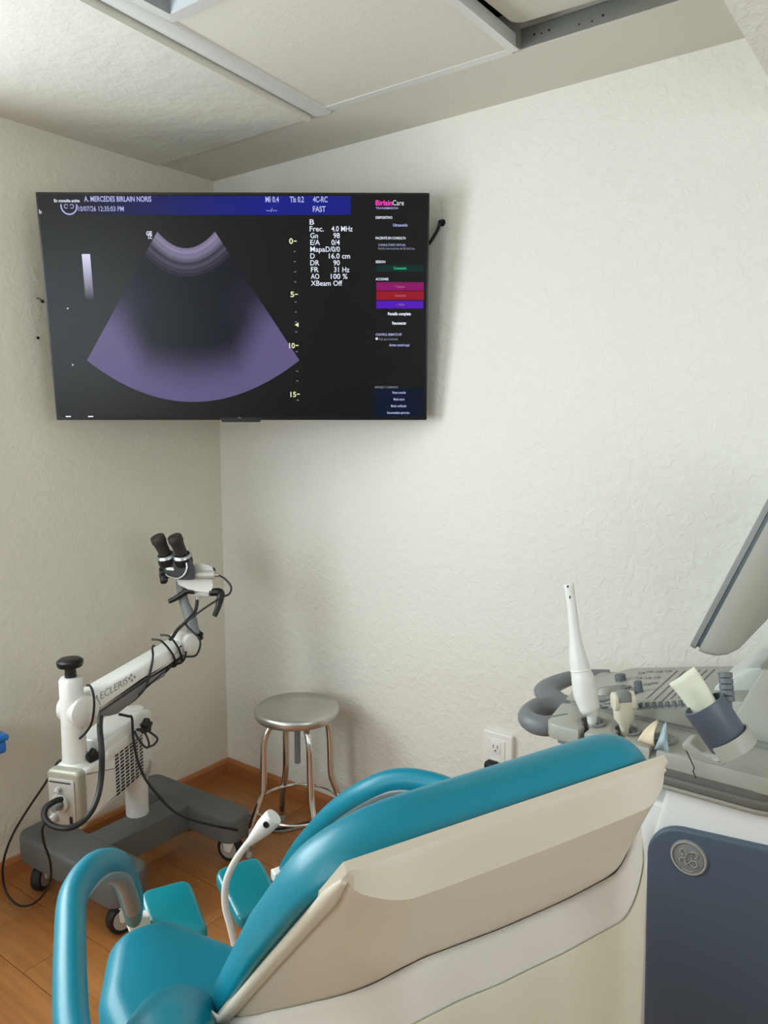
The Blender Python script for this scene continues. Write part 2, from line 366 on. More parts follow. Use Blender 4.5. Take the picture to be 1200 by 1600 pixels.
# screen: dark glossy glass
m = mat('screen', '#040406', .32, spec=.25)
scr = MB().slab([(-TW/2+.006, -TH/2+.012), (TW/2-.006, -TH/2+.012), (TW/2-.006, TH/2-.006), (-TW/2+.006, TH/2-.006)], TF, 0, .0012).build('screen', 'screen', tv)
tab = [tvxy(x, y) for x, y in ((344, 652), (409, 652), (406, 659.5), (347, 659.5))]
MB().slab(tab, TF, -.012, .002, 0, .001, 1).build('bottom_tab', 'tv_body', tv)
a, b = tvxy(372, 653.5); text('TCL', TF(a, b, .0022), tr, tu, .0038, 'tv_logo', tv, 'maker_lettering')
# wall arm behind
mb = MB(); mb.cyl(TF(0, .02, -.06), V((.30, -.03, 1.82)), .016); mb.cyl(TF(0, -.06, -.06), V((.30, -.03, 1.75)), .016); mb.b2((.22, -.03, 1.62), (.38, -.002, 1.98)); mb.build('wall_bracket', 'tv_body', tv)

emis('s_white', '#dfe3f2', .95); emis('s_lav', '#b9bdf0', .75); emis('s_dim', '#aeb2c8', .5); emis('s_yel', '#e6e9b8', .85)
emis('s_green', '#062722', 1); emis('s_greentext', '#39c79a', .8); emis('s_mag', '#7a0f58', 1); emis('s_red', '#86101f', 1); emis('s_vio', '#4a12a6', 1)
emis('s_pink', '#ff3fc0', .9); emis('s_navy', '#03122b', .8); emis('s_card', '#0a0a1c', .5); emis('s_pale', '#d88aa8', .5)
def gradmat(name, expr):
    m = mat(name, (0, 0, 0), .32, spec=.2); nt = m.node_tree; L = nt.links; b = nt.nodes['Principled BSDF']
    tc = nt.nodes.new('ShaderNodeTexCoord'); at = nt.nodes.new('ShaderNodeAttribute'); at.attribute_name = 'picture'; L.new(at.outputs['Color'], b.inputs['Emission Color']); b.inputs['Emission Strength'].default_value = expr
    return m
gradmat('s_picture', 1.0)
def patch(name, px, mname, w=.0016, parent=scr):
    return MB().slab([tvxy(*q) for q in px], TF, .0012, w).build(name, mname, parent)
def picture(name, grid, colf, w=.0017):                # grid of (u,v) with a colour per vertex: what the screen displays
    nr, ncol = len(grid), len(grid[0]); vs = []; cs = []; fs = []; off = origin(scr)
    for i in range(nr):
        for j in range(ncol): vs.append(TF(*grid[i][j], w)-off); cs.append(colf(i/(nr-1), j/(ncol-1)))
    for i in range(nr-1):
        for j in range(ncol-1): a = i*ncol+j; fs.append((a, a+1, a+ncol+1, a+ncol))
    me = bpy.data.meshes.new(name); me.from_pydata([tuple(p) for p in vs], [], fs)
    ca = me.color_attributes.new('picture', 'FLOAT_COLOR', 'POINT')
    for k, c in enumerate(cs): ca.data[k].color = (*c, 1)
    me.materials.append(M['s_picture']); o = bpy.data.objects.new(name, me); COL.objects.link(o); o.parent = scr; return o
def lerp(a, b, t): t = min(max(t, 0), 1); return tuple(x+(y-x)*t for x, y in zip(a, b))
# header band; the fade at its left paints in a reflection on the glass
def bandc(i, j): return lerp((.004, .004, .012), hexc('#0a1478'), (j-.08)*1.6)
g = [[tvxy(100+(548-100)*j/24, yv) for j in range(25)] for yv in (306.5, 321, 336)]
picture('header_band', g, bandc, .0014)
# ultrasound fan
A0 = tvxy(293, 258)                                     # apex of the sector
def fan_xy(s, t):
    # t: depth 0..1, s: across 0..1; straight sides, curved top and bottom
    xl0, yl0, xl1, yl1 = 246, 362, 136, 563; xr0, yr0, xr1, yr1 = 336, 362, 468, 563
    x = (xl0+(xl1-xl0)*t)*(1-s)+(xr0+(xr1-xr0)*t)*s; y = 362+(563-362)*t
    sag = (26+(65-26)*t)*(1-(2*s-1)**2)
    return tvxy(x, y+sag)
random.seed(1); strk = [random.random() for _ in range(80)]
def fanc(i, j):
    t, s = i, j; e = abs(2*s-1)
    top = hexc('#817997'); k = (.003, .004, .010); lo = hexc('#574e75')
    if t < .10: q = .62+.38*strk[int(t*300) % 80]; return tuple(c*q*(1 if t < .075 else .55) for c in top)
    if t < .2: q = (.2-t)/.1*.35*strk[int(t*300) % 80]; return tuple(k[z]+top[z]*q for z in range(3))
    edge = min(max((e-.50)/.40, 0), 1)
    dep = min(max((t-(.62-.16*edge))/(.34), 0), 1); dep = dep*dep*(3-2*dep)
    if t < .48: dep = 0
    glow = .12*edge*min(max((t-.32)/.2, 0), 1)
    return lerp(k, lo, min(dep*.95+glow, 1))
picture('scan_sector', [[fan_xy(j/32, i/90) for j in range(33)] for i in range(91)], fanc)
# grey wedge bar
picture('grey_scale_bar', [[tvxy(x0+(q*13)/2, yv) for q in range(3)] for x0, yv in ((128, 397), (131, 432), (134, 468))], lambda i, j: lerp(hexc('#c9c6e2'), (.01, .01, .012), i*1.02))
# emblem ring
cx, cy = tvxy(108, 322); ringm = MB(); ringm.flat = True
def arc2(mb, c, r0, r1, a0, a1, n=20, w=.0019):
    rs = [[TF(c[0]+r*math.cos(a0+(a1-a0)*k/n), c[1]+r*math.sin(a0+(a1-a0)*k/n), w) for r in (r0, r1)] for k in range(n+1)]
    mb.rings(rs, close=False, cap=False)
arc2(ringm, (cx, cy), .0215, .0255, math.pi*.93, math.pi*2.07); arc2(ringm, (cx-.0085, cy-.001), .0045, .0065, .3, 5.6, 14); arc2(ringm, (cx+.0085, cy-.001), .0045, .0065, -2.4, 2.8, 14)
ringm.build('emblem', 's_lav', scr)
def stext(body, x0, y, h, m, x1=None, bold=.008, centre=False):
    a, b = tvxy(x0, y); kw = {}
    if x1 is not None: kw['width'] = abs(tvxy(x1, y)[0]-a)
    if centre: a = (a+tvxy(x1, y)[0])/2
    return text(body, TF(a, b, .0021), tr, tu, h*.00197, m, scr, 'screen_text', bold=bold, align='CENTER' if centre else 'LEFT', **kw)
stext('A. MERCEDES BIRLAIN NORIS', 132, 315, 7.5, 's_lav', 237, .02); stext('10/07/26 12:35:03 PM', 123, 330, 7, 's_lav', 194)
stext('En consulta activa', 85, 316, 4.5, 's_white', 125, .02); stext('MI 0.4', 415, 316, 8, 's_lav', 436, .02); stext('Tls 0.2', 453, 316, 8, 's_lav', 475, .02)
stext('4C-RC', 489, 316, 8, 's_lav', 512, .02); stext('--/--', 416, 331, 5, 's_lav', 433); stext('FAST', 489, 331, 8, 's_lav', 509, .02)
stext('b', 62, 334, 6, 's_white'); stext('GE', 229, 368, 6, 's_white', 238, .03); stext('LC', 232, 373, 4, 's_white', 238, .03)
rows = [('B', 484, 491, ''), ('Frec.', 484, 506, '4.0 MHz'), ('Gn', 485, 497, '98'), ('E/A', 485, 500, '0/4'), ('Mapa', 485, 508, 'D/0/0'), ('D', 485, 492, '16.0 cm'), ('DR', 485, 499, '90'), ('FR', 486, 498, '31 Hz'), ('AO', 486, 499, '100 %'), ('XBeam Off', 486, 535, '')]
vx = {'4.0 MHz': (518, 551), '98': (521, 531), '0/4': (518, 531), 'D/0/0': (509, 531), '16.0 cm': (514, 547), '90': (521, 531), '31 Hz': (522, 546), '100 %': (517, 543)}
for k, (a_, x0, x1, v_) in enumerate(rows):
    yv = 351+k*10.6; stext(a_, x0, yv, 7.6, 's_white', x1)
    if v_: stext(v_, vx[v_][0], yv, 7.6, 's_white', vx[v_][1])
for n_, x0, y in (('0', 452, 381), ('5', 454, 464), ('10', 452, 544), ('15', 454, 620)):
    xe = x0+(6 if len(n_) == 1 else 9); stext(n_, x0, y, 8, 's_yel', xe, .02); patch('scale_tick', [(xe+1, y-5), (xe+5.5, y-5), (xe+5.5, y-3.4), (xe+1, y-3.4)], 's_yel')
for k in range(1, 17):
    if k % 5: yv = 377+k*16.0-.12*k*k*.25; patch('scale_tick', [(458.5+k*.33, yv-.7), (461.5+k*.33, yv-.7), (461.5+k*.33, yv+.7), (458.5+k*.33, yv+.7)], 's_dim')
patch('focus_marker', [(460.5, 507.5), (466.5, 504), (466.5, 511)], 's_yel')
for q in ((106, 482), (114, 570)): patch('screen_dot', [(q[0]-1, q[1]-1), (q[0]+1, q[1]-1), (q[0]+1, q[1]+1), (q[0]-1, q[1]+1)], 's_white')
for q in ((103, 651), (138, 651)): patch('screen_dash', [(q[0], q[1]-1.2), (q[0]+8, q[1]-1.2), (q[0]+8, q[1]+.6), (q[0], q[1]+.6)], 's_white')
# side menu
stext('Birlain', 587, 321, 7.5, 's_pink', 613, .02); stext('Care', 613.5, 321, 7.5, 's_white', 631, -.004); stext('TRANSMISION', 587, 327, 3, 's_lav', 622)
stext('DISPOSITIVO', 587, 342, 3.6, 's_white', 613, .02); stext('Ultrasonido', 614, 354, 4.2, 's_lav', 637, .02); stext('PACIENTE EN CONSULTA', 587, 374, 3.6, 's_white', 634, .02)
stext('CONSULTORIO VIRTUAL', 591, 384.5, 3.2, 's_lav', 634); stext('Recibe instrucciones de BirlainCare', 591, 390, 3.4, 's_dim', 648); stext('SESION', 587, 411, 3.6, 's_white', 602, .02)
patch('menu_button', [(588, 414), (662, 414), (662, 424.5), (588, 424.5)], 's_green'); stext('Conectado', 615, 421, 3.8, 's_greentext', 635, .02); stext('ACCIONES', 587, 438, 3.6, 's_white', 607, .02)
patch('menu_button', [(588, 441), (662, 441), (662, 454), (588, 454)], 's_mag'); patch('menu_button', [(588, 455), (662, 455), (662, 468.5), (588, 468.5)], 's_red'); patch('menu_button', [(588, 470), (661.5, 470), (661.5, 482), (588, 482)], 's_vio')
stext('+ Capturar', 616, 449.5, 3.4, 's_pale', 633); stext('• Grabacion', 615, 463.5, 3.4, 's_pale', 634); stext('— Video', 618, 477.5, 3.4, 's_pale', 632)
stext('Pantalla completa', 606, 492.5, 4.4, 's_white', 642, .03); stext('Reconectar', 613, 507, 4.4, 's_white', 635, .03); stext('CONTROL REMOTO BT', 587, 524.5, 3.6, 's_lav', 628, .02)
patch('check_mark', [(587, 527.5), (590.2, 527.5), (590.2, 531), (587, 531)], 's_white'); stext('Tecl. para controlar', 591.5, 531.5, 3.6, 's_dim', 622); stext('Activar control aquí', 608, 541, 4, 's_lav', 640, .02)
patch('menu_card', [(586, 607), (662, 607), (661, 651), (586, 651)], 's_navy')
stext('MENSAJES Y COMANDOS', 586, 606.5, 3.2, 's_dim', 622); stext('Nueva consulta', 613, 615, 3.8, 's_lav', 634, .02); stext('Medio turno', 615, 625.5, 3.8, 's_lav', 632, .02); stext('Modo verificado', 611, 636, 3.8, 's_lav', 635, .02); stext('Recomendado quirurgico', 605, 646.5, 3.8, 's_lav', 640, .02)

# black strap hanging from a bolt beside the television
b0 = onp(691, 348, 1, -.002)
rd = empty('wall_bolt', b0, 'short black bolt and rod in the wall beside the television right edge', 'bolt')
MB().lathe(b0+V((0, .002, 0)), (0, -1, 0), [(0, .011), (.003, .011), (.004, .006), (.016, .006)], 12).build('bolt_head', 'black', rd)
MB().tube([b0+V((0, -.012, 0)), onp(683, 361, 1, -.016), onp(670, 382, 1, -.022)], .0052, 8, 3).build('rod', 'black', rd)
for (q, nm, lb) in (((66, 471), 'wall_anchor', 'small dark screw hook in the left wall beside the television, upper of two marks'), ((59, 528), 'wall_anchor', 'small dark plug hole in the left wall, lower of two marks')):
    p = onp(q[0], q[1], 0, 0); mb = MB(); mb.lathe(p, (1, 0, 0), [(0, .005), (.002, .005), (.0035, .003)], 10)
    if q[1] < 500: mb.tube([p+V((.002, 0, 0)), p+V((.006, -.01, .006)), p+V((.006, -.022, .008))], .0016, 6, 3)
    tag(mb.build(nm, 'black'), lb, 'wall anchor')

# ------------------------------------------------------------------ stool
SC = V((.625, -.235, 0)); SZ = .505
st = empty('stool', SC, 'round brushed steel stool with four bent chrome legs, standing in the room corner', 'stool')
MB().lathe(SC+V((0, 0, SZ-.032)), (0, 0, 1), [(0, .128), (.0, .141), (.004, .1445), (.020, .1465), (.028, .144), (.032, .138), (.0325, .05), (.0325, .001)], 48).build('seat', 'steel', st)
MB().cyl(SC+V((0, 0, .30)), SC+V((0, 0, SZ-.03)), .0105).build('screw_post', 'arm_grey', st)
MB().lathe(SC+V((0, 0, SZ-.055)), (0, 0, 1), [(0, .02), (.0, .085), (.012, .095), (.024, .095)], 24).build('hub', 'steel', st)
legs = []
for k in range(4):
    a = math.radians(-117+90*k); d = V((math.cos(a), math.sin(a), 0))
    P = [SC+d*r+V((0, 0, z)) for r, z in ((.075, SZ-.045), (.098, SZ-.058), (.117, SZ-.095), (.122, SZ-.15), (.124, .27), (.128, .22), (.148, .165), (.168, .115), (.178, .07), (.182, .012))]
    lg = MB().tube(P, .0118, 12, 5).build('leg', 'chrome', st)
    MB().cyl(SC+d*.182+V((0, 0, 0)), SC+d*.180+V((0, 0, .022)), .0145, .0135).build('foot_cap', 'wheel_grey', lg)
MB().tube([SC+V((math.cos(t*math.pi/12)*.146, math.sin(t*math.pi/12)*.146, .148)) for t in range(24)], .0052, 8, 2, loop=True).build('foot_ring', 'chrome', st)

# ------------------------------------------------------------------ wall outlet and plug
oc = onp(781, 1178, 1, 0)
ou = empty('wall_outlet', oc, 'white electrical outlet on the back wall behind the teal backrest', 'outlet')
WF = lambda c: (lambda u, v, w: V((c.x+u, -w, c.z+v)))
MB().slab(rpoly([(-.052, -.075, .006), (.052, -.075, .006), (.052, .075, .006), (-.052, .075, .006)]), WF(oc), 0, .016, 0, .005, 3).build('backing_box', 'outlet_white', ou)
pt = MB().slab(rpoly([(-.038, -.060, .003), (.026, -.060, .003), (.026, .053, .003), (-.038, .053, .003)]), WF(oc), .016, .0185, 0, .001, 2).build('cover_plate', 'outlet_white', ou)
for zz in (.026, -.030):
    fc = MB().slab(rpoly([(-.025, zz-.02, .004), (.013, zz-.02, .004), (.013, zz+.02, .004), (-.025, zz+.02, .004)]), WF(oc), .0185, .020, 0, .0006, 2).build('socket', 'outlet_white', ou)
    for dx in (-.013, .001): MB().b2((oc.x+dx-.0012, -.0204, oc.z+zz-.002), (oc.x+dx+.0012, -.0199, oc.z+zz+.009)).build('slot', 'black', fc)
    MB().lathe(V((oc.x-.006, -.0199, oc.z+zz-.010)), (0, -1, 0), [(0, .0028), (.0005, .0028)], 10).build('slot', 'black', fc)
pp = V((oc.x-.010, 0, oc.z-.030))
pg = empty('power_plug', pp+V((0, -.021, 0)), 'black power plug pushed into the lower socket of the wall outlet', 'plug')
MB().slab(rpoly([(-.022, -.016, .008), (.02, -.016, .008), (.02, .014, .008), (-.022, .014, .008)]), WF(pp), .0206, .05, .003, .008, 3).build('plug_body', 'black_rubber', pg)
MB().tube([pp+V((0, -.048, -.002)), pp+V((0, -.07, -.01)), pp+V((.01, -.08, -.08)), pp+V((.03, -.06, -.25)), pp+V((.08, -.05, -.42)), pp+V((.2, -.05, pp.z*-1+.006))], .004, 8).build('cord', 'cable', pg)

# ------------------------------------------------------------------ blue wall bin at the left edge
bb = empty('wall_bin', (0, -1.12, .47), 'blue plastic bin fixed to the left wall at the picture edge', 'bin')
MB().rbox((.002, -1.30, .478), (.128, -.992, .515), .008).build('bin_body', 'blue_bin', bb)
MB().rbox((.0, -1.305, .517), (.135, -.986, .536), .007).build('lid', 'blue_bin', bb)

# ------------------------------------------------------------------ colposcope
cp = empty('colposcope', (.32, -.66, 0), 'white colposcope on a grey wheeled base with jointed arm and black binocular head', 'colposcope')
# base: two cross bars and a spine
ZB0, ZB1 = .102, .19
def bar_rot(c, L, W, z0, z1, ang, r=.03):
    ca, sa = math.cos(ang), math.sin(ang); fr = lambda u, v, w: V((c[0]+u*ca-v*sa, c[1]+u*sa+v*ca, w))
    return MB().slab(rpoly([(-L/2, -W/2, r), (L/2, -W/2, r), (L/2, W/2, r), (-L/2, W/2, r)]), fr, z0, z1, .006, .014, 4)
bs = bar_rot((.325, -.885), .50, .135, ZB0, ZB1, math.radians(3), .045).build('base_bar', 'base_grey', cp)
bar_rot((.335, -.47), .49, .11, ZB0, ZB1, math.radians(3), .04).build('base_bar', 'base_grey', cp)
MB().b2((.275, -.83, ZB0), (.385, -.51, ZB1-.004)).build('base_spine', 'base_grey', cp)
def caster(p, ang):
    p = V(p); d = V((math.cos(ang), math.sin(ang), 0)); n = V((-d.y, d.x, 0)); wc = p+d*.024+V((0, 0, .045))
    c = MB().cyl(p+V((0, 0, .082)), p+V((0, 0, .104)), .012)
    fr = lambda u, v, w: wc+d*u+Zu*v+n*w
    for s in (-1, 1): c.slab(rpoly([(-.03, .04, .008), (.016, .036, .015), (.012, -.006, .008), (-.012, -.006, .008)]), fr, s*.019-.003, s*.019+.003, .001, .001, 2)
    c.slab(rpoly([(-.034, .034, .004), (.014, .034, .01), (.014, .046, .004), (-.034, .046, .004)]), fr, -.022, .022, .002, .002, 2)
    c = c.build('caster', 'white_plastic', cp)
    wh = MB().lathe(wc-n*.015, n, [(0, .030), (0, .042), (.004, .045), (.026, .045), (.030, .042), (.030, .030)], 28).build('wheel', 'black_rubber', c)
    MB().lathe(wc-n*.0165, n, [(0, .01), (0, .030), (.003, .033), (.030, .033), (.033, .030), (.033, .01)], 24).build('wheel_cap', 'wheel_grey', c)
caster((.53, -.44, 0), math.radians(-165)); caster((.135, -.895, 0), math.radians(-60)); caster((.535, -.865, 0), math.radians(-100)); caster((.14, -.478, 0), math.radians(170))
# housing
az = math.radians(15); gA = (Fh*math.cos(az)+Rt*math.sin(az)).normalized(); gR = (Rt*math.cos(az)-Fh*math.sin(az)).normalized()
Q = V((.285, -.651, 0)); HF = lambda u, v, w: Q+gA*u+gR*w+Zu*v        # u away along the housing, v height, w to the right
MB().lathe(Q+V((0, 0, ZB1-.004)), (0, 0, 1), [(0, .037), (.30, .037), (.352, .037), (.362, .033), (.366, .02)], 32).build('lower_post', 'white_enamel', cp)
HW = .052
side = rpoly([(-.33, .325, .006), (-.06, .335, .02), (.025, .36, .01), (.03, .54, .02), (-.03, .552, .02), (-.23, .537, .012), (-.235, .49, .006), (-.33, .485, .006)])
hs = MB().slab(side, HF, -HW, HW, .010, .010, 3).build('housing', 'white_enamel', cp)
MB().slab(rpoly([(-.225, .505, .01), (.0, .515, .01), (.0, .48, .006), (-.225, .472, .006)]), HF, HW-.002, HW+.004, 0, .004, 2).build('shoulder_rib', 'white_enamel', hs)
# ventilation grille: rows of slots on the right-hand side
gm = MB(); gm.flat = True
for r_ in range(12):
    for c_ in range(6):
        u0 = -.185+c_*.026; v0 = .342+r_*.0113+(c_*.0015)
        gm.add([HF(u0, v0, HW+.0008), HF(u0+.0195, v0+.001, HW+.0008), HF(u0+.0195, v0+.0078, HW+.0008), HF(u0, v0+.0068, HW+.0008)], [(0, 1, 2, 3)])
gm.build('vent_slots', 'black', hs, kind='stuff')
# front panel
MB().slab(rpoly([(-.053, .325, .006), (.055, .325, .006), (.055, .497, .014), (-.053, .497, .014)]), lambda u, v, w: HF(-.33-w, v, u), 0, .030, .0, .010, 3).build('front_bezel', 'panel_grey', cp)
fp = MB().slab(rpoly([(-.044, .335, .004), (.040, .335, .004), (.040, .474, .004), (-.044, .474, .004)]), lambda u, v, w: HF(-.3605-w, v, u), 0, .003, 0, .001, 2).build('front_panel', 'silver_face', cp)
PF = lambda u, v, w=0: HF(-.3637-w, v, u)
MB().slab([(-.040, .463), (.030, .463), (.030, .4665), (-.040, .4665)], lambda u, v, w: PF(u, v, w), 0, .0006).build('stripe', 'black', fp)
MB().rbox((0, 0, 0), (.001, .001, .001), .0003).build('stripe', 'black', fp) if False else None
MB().cyl(PF(-.010, .445), PF(-.010, .445, .014), .008, .007).build('switch_boss', 'silver_face', fp); MB().cyl(PF(-.016, .441, .01), PF(.002, .450, .022), .0045).build('switch_lever', 'silver_face', fp)
MB().lathe(PF(-.006, .405), -gA, [(0, .028), (.008, .028), (.010, .024), (.010, .018), (.004, .017), (.004, .001)], 28).build('socket_ring', 'silver_face', fp)
MB().cyl(PF(-.006, .405, .004), PF(-.006, .403, .034), .014, .011).build('hose_plug', 'arm_grey', fp)
MB().cyl(PF(-.028, .358, 0), PF(-.028, .358, .018), .012, .010).build('knob', 'silver_face', fp)
MB().slab(rpoly([(.022, .345, .001), (.031, .345, .001), (.031, .366, .001), (.022, .366, .001)]), lambda u, v, w: PF(u, v, w), 0, .003, 0, .001, 1).build('power_switch', 'black', fp)
# upper column
UC = HF(-.285, 0, -.012)
MB().lathe(UC+Zu*.485, (0, 0, 1), [(0, .050), (.004, .046), (.012, .035), (.115, .0335), (.1155, .0325), (.117, .0325), (.1175, .0335), (.255, .0335), (.263, .029), (.265, .01)], 36).build('column', 'white_enamel', cp)
def star_knob(p, ax, R, h, stem, name='knob', par=cp, m='black', lobes=5):
    p = V(p); ax = V(ax).normalized(); u = ax.orthogonal().normalized(); w = ax.cross(u); out = []
    for k in range(lobes*8): t = 2*math.pi*k/(lobes*8); r = R*(1-.30*(.5+.5*math.cos(lobes*t))); out.append((r*math.cos(t), r*math.sin(t)))
    mb = MB().slab(out, lambda a, b, c: p+u*a+w*b+ax*c, stem, stem+h, h*.2, h*.3, 3)
    if stem: mb.cyl(p-ax*.006, p+ax*(stem+.002), R*.38)
    return mb.build(name, m, par)
kp = UC+Zu*.749
MB().lathe(kp, (0, 0, 1), [(-.004, .017), (.03, .015), (.032, .034), (.040, .037), (.048, .037), (.054, .03), (.055, .01)], 24).build('clamp_knob', 'black', cp)
star_knob(atD(141, 1180, 2.29)-gR*.012, gR*.9-gA*.3, .026, .02, .018); star_knob(atD(217, 1133, 2.50), gR, .026, .02, .018)
# boom arm: profile drawn in its own upright plane
A = atD(133, 1112, 2.27); B = atD(299, 1006, 2.60)
bd = (B-A); bh = V((bd.x, bd.y, 0)).normalized(); bnrm = V((bh.y, -bh.x, 0))
if bnrm.dot(FW) > 0: bnrm = -bnrm                       # towards the viewer's side
BO = A+bnrm*.03
def bxy(x, y): p = hit(x, y, BO, bnrm)-BO; return p.dot(bh), p.z
BF = lambda u, v, w: BO+bh*u+Zu*v+bnrm*w
wh_px = [(146, 1085), (286, 1003), (291, 1022), (262, 1043), (222, 1066), (158, 1112), (147, 1111)]
up_px = [(139, 1076), (280, 993)]
MB().slab(rpoly([(*bxy(*q), .004) for q in wh_px]), BF, -.075, 0, .012, .012, 3).build('boom', 'white_enamel', cp)
gr_px = [(147, 1110), (158, 1111), (222, 1065), (262, 1042), (290, 1020), (290, 1030), (263, 1048), (258, 1058), (228, 1076), (216, 1092), (186, 1116), (172, 1120), (150, 1119)]
MB().slab(rpoly([(*bxy(*q), .004) for q in gr_px]), BF, -.072, -.003, .006, .006, 3).build('boom_underside', 'arm_grey', cp)
def disc(x, y, rx, name, w0, w1, m='white_enamel', par=cp):
    u, v = bxy(x, y); return MB().lathe(BF(u, v, w0), bnrm, [(0, rx), (w1-w0-.004, rx), (w1-w0, rx-.006), (w1-w0, .001)], 32).build(name, m, par)
disc(134, 1112, .046, 'pivot_joint', -.075, .004); disc(300, 1007, .036, 'pivot_joint', -.075, .006)
star_knob(BF(*bxy(309, 1000), -.03)+bh*.012, bh*.8+Zu*.3, .022, .016, .012)
# maker's lettering along the arm
l0 = BF(*bxy(157, 1093), .0006); l1 = BF(*bxy(201, 1067), .0006); lu = (l1-l0).normalized(); lv = bnrm.cross(lu)
if lv.z < 0: lv = -lv
text('ECLERIS', l0, lu, lv, .022, 'letter_grey', cp, 'maker_lettering', width=(l1-l0).length, shear=.2)
sm = MB(); sm.flat = True
for k, (x, y) in enumerate(((205, 1055), (210, 1058), (206, 1063), (202, 1060))):
    c = BF(*bxy(x, y), .0006); s_ = .0045; sm.add([c+lu*s_, c+lv*s_*1.4, c-lu*s_, c-lv*s_*1.4], [(0, 1, 2, 3)])
sm.build('maker_emblem', 'letter_grey', cp)
# neck and head
DH = 2.62
MB().tube([atD(303, 992, 2.60), atD(298, 968, 2.61), atD(289, 945, 2.62), atD(284, 925, 2.62), atD(282, 908, 2.62)], [.020, .021, .017, .016, .015], 12, 6, squash=(Rt, 1.0, .7)).build('neck', 'arm_grey', cp)
hd = MB().slab(rpoly([(276, 906, 2), (330, 903, 2), (333, 915, 2), (329, 926, 3), (298, 923, 3), (278, 913, 2)]), lambda u, v, w: atD(u, v, DH+w), -.03, .04, .004, .004, 2).build('head_mount', 'white_enamel', cp)
MB().slab(rpoly([(298, 884, 5), (310, 879, 6), (331, 885, 5), (336, 897, 4), (330, 905, 2), (296, 905, 2)]), lambda u, v, w: atD(u, v, DH+w), -.025, .06, .008, .008, 3).build('optics_body', 'white_enamel', cp)
bi = MB().slab(rpoly([(248, 874, 3), (256, 867, 3), (290, 862, 3), (298, 872, 4), (305, 888, 5), (304, 906, 4), (280, 906, 8), (259, 899, 8)]), lambda u, v, w: atD(u, v, DH-.03+w), -.035, .05, .010, .010, 3).build('binocular_body', 'black', cp)
MB().slab(rpoly([(258, 886, .6), (271, 887, .6), (272, 891.5, .6), (260, 890.5, .6)]), lambda u, v, w: atD(u, v, DH-.0665+w), 0, .001).build('label_plate', 'outlet_white', bi)
MB().tube([atD(x, y, DH-.068) for x, y in ((291, 879), (292, 889), (287, 899), (277, 904), (264, 901), (259, 897))], .0035, 8, 5).build('trim_ring', 'alu', bi)
for (t0, t1, t2) in (((245, 838), (258.5, 866), (265, 884)), ((272, 837.5), (284, 866), (288, 884))):
    p0 = atD(*t0, DH-.085); p1 = atD(*t1, DH-.055); p2 = atD(*t2, DH-.035); d = (p1-p0); Ld = d.length
    ep = MB().lathe(p1, p2-p1, [(-.004, .019), (0, .027), (.010, .031), (.03, .032), (.05, .027)], 24).build('eyepiece', 'black', cp)
    MB().lathe(p0, d, [(0, .014), (.0, .021), (.003, .0235), (.020, .0245), (.027, .022), (.04, .0205), (Ld, .0195)], 24).build('eye_cup', 'brown_rubber', ep)
    MB().lathe(p1, p2-p1, [(.0, .024), (-.001, .027), (.003, .0305), (.008, .0325), (.009, .030)], 24).build('silver_ring', 'alu', ep)
star_knob(atD(266, 898, DH-.03), -Rt*.9-UP*.1-FW*.4, .030, .022, .012, 'focus_knob')
cc = MB().cyl(atD(304, 898.5, DH-.04), atD(336, 898.5, DH-.035), .0145).build('camera_tube', 'silver_face', cp)
MB().cyl(atD(335, 898.5, DH-.035), atD(342, 898.5, DH-.034), .007).build('camera_plug', 'chrome', cc)
MB().slab(rpoly([(330, 884, 2), (337, 889, 2), (337, 897, 2), (331, 893, 2)]), lambda u, v, w: atD(u, v, DH+w), -.02, .03, .002, .002, 2).build('lens_cover', 'black', cp)
MB().tube([atD(x, y, d) for x, y, d in ((304, 924, 2.60), (294, 923, 2.60), (285, 928, 2.60), (274, 935, 2.60), (264, 940, 2.60))], [.011, .011, .010, .009, .008], 10, 5).build('handle', 'black', cp)
MB().tube([atD(x, y, d) for x, y, d in ((328, 926, 2.60), (340, 925, 2.60), (345, 929, 2.60), (341, 948, 2.59), (335, 963, 2.58))], [.012, .014, .014, .010, .008], 10, 5).build('handle', 'black', cp)
MB().cyl(atD(300, 926, DH), atD(328, 927, DH), .014).build('handle_bar', 'white_enamel', cp)
MB().cyl(atD(308, 931, DH), atD(308, 940, DH), .006).build('hose_ferrule', 'chrome', cp)
# hoses and cords
def cable(pts, r, name='cable', par=cp, m='cable'):
    return MB().tube([atD(*p) if len(p) == 3 else V(p[0]) for p in pts], r, 8, 6).build(name, m, par)
cable([(308, 938, 2.60), (305, 955, 2.58), (292, 970, 2.56), (278, 983, 2.55), (270, 995, 2.53), (266, 999, 2.51)], .006, 'light_guide_hose')
cable([(341, 898.5, 2.585), (352, 905, 2.58), (361, 917, 2.57), (358, 928, 2.57), (345, 934, 2.565), (320, 950, 2.56), (300, 965, 2.56), (290, 974, 2.56), (300, 986, 2.55), (309, 995, 2.54), (313, 1005, 2.53), (310, 1018, 2.53), (304, 1025, 2.53), (290, 1026, 2.52)], .0035, 'camera_cord')
def wrap(x0, y0, x1, y1, r=.0035):
    u0, v0 = bxy(x0, y0); u1, v1 = bxy(x1, y1)
    return MB().tube([BF(u0-.008, v0+.006, -.04), BF(u0, v0+.004, -.006), BF((2*u0+u1)/3+.006, (2*v0+v1)/3, .006), BF((u0+2*u1)/3+.006, (v0+2*v1)/3, .006), BF(u1, v1-.003, -.004), BF(u1-.012, v1-.006, -.05)], r, 8, 5).build('wrapped_cord', 'cable', cp)
wrap(267, 997, 284, 1035); wrap(254, 1004, 275, 1040)
cable([(270, 1040, 2.52), (286, 1033, 2.52), (291, 1018, 2.52)], .0035, 'camera_cord')
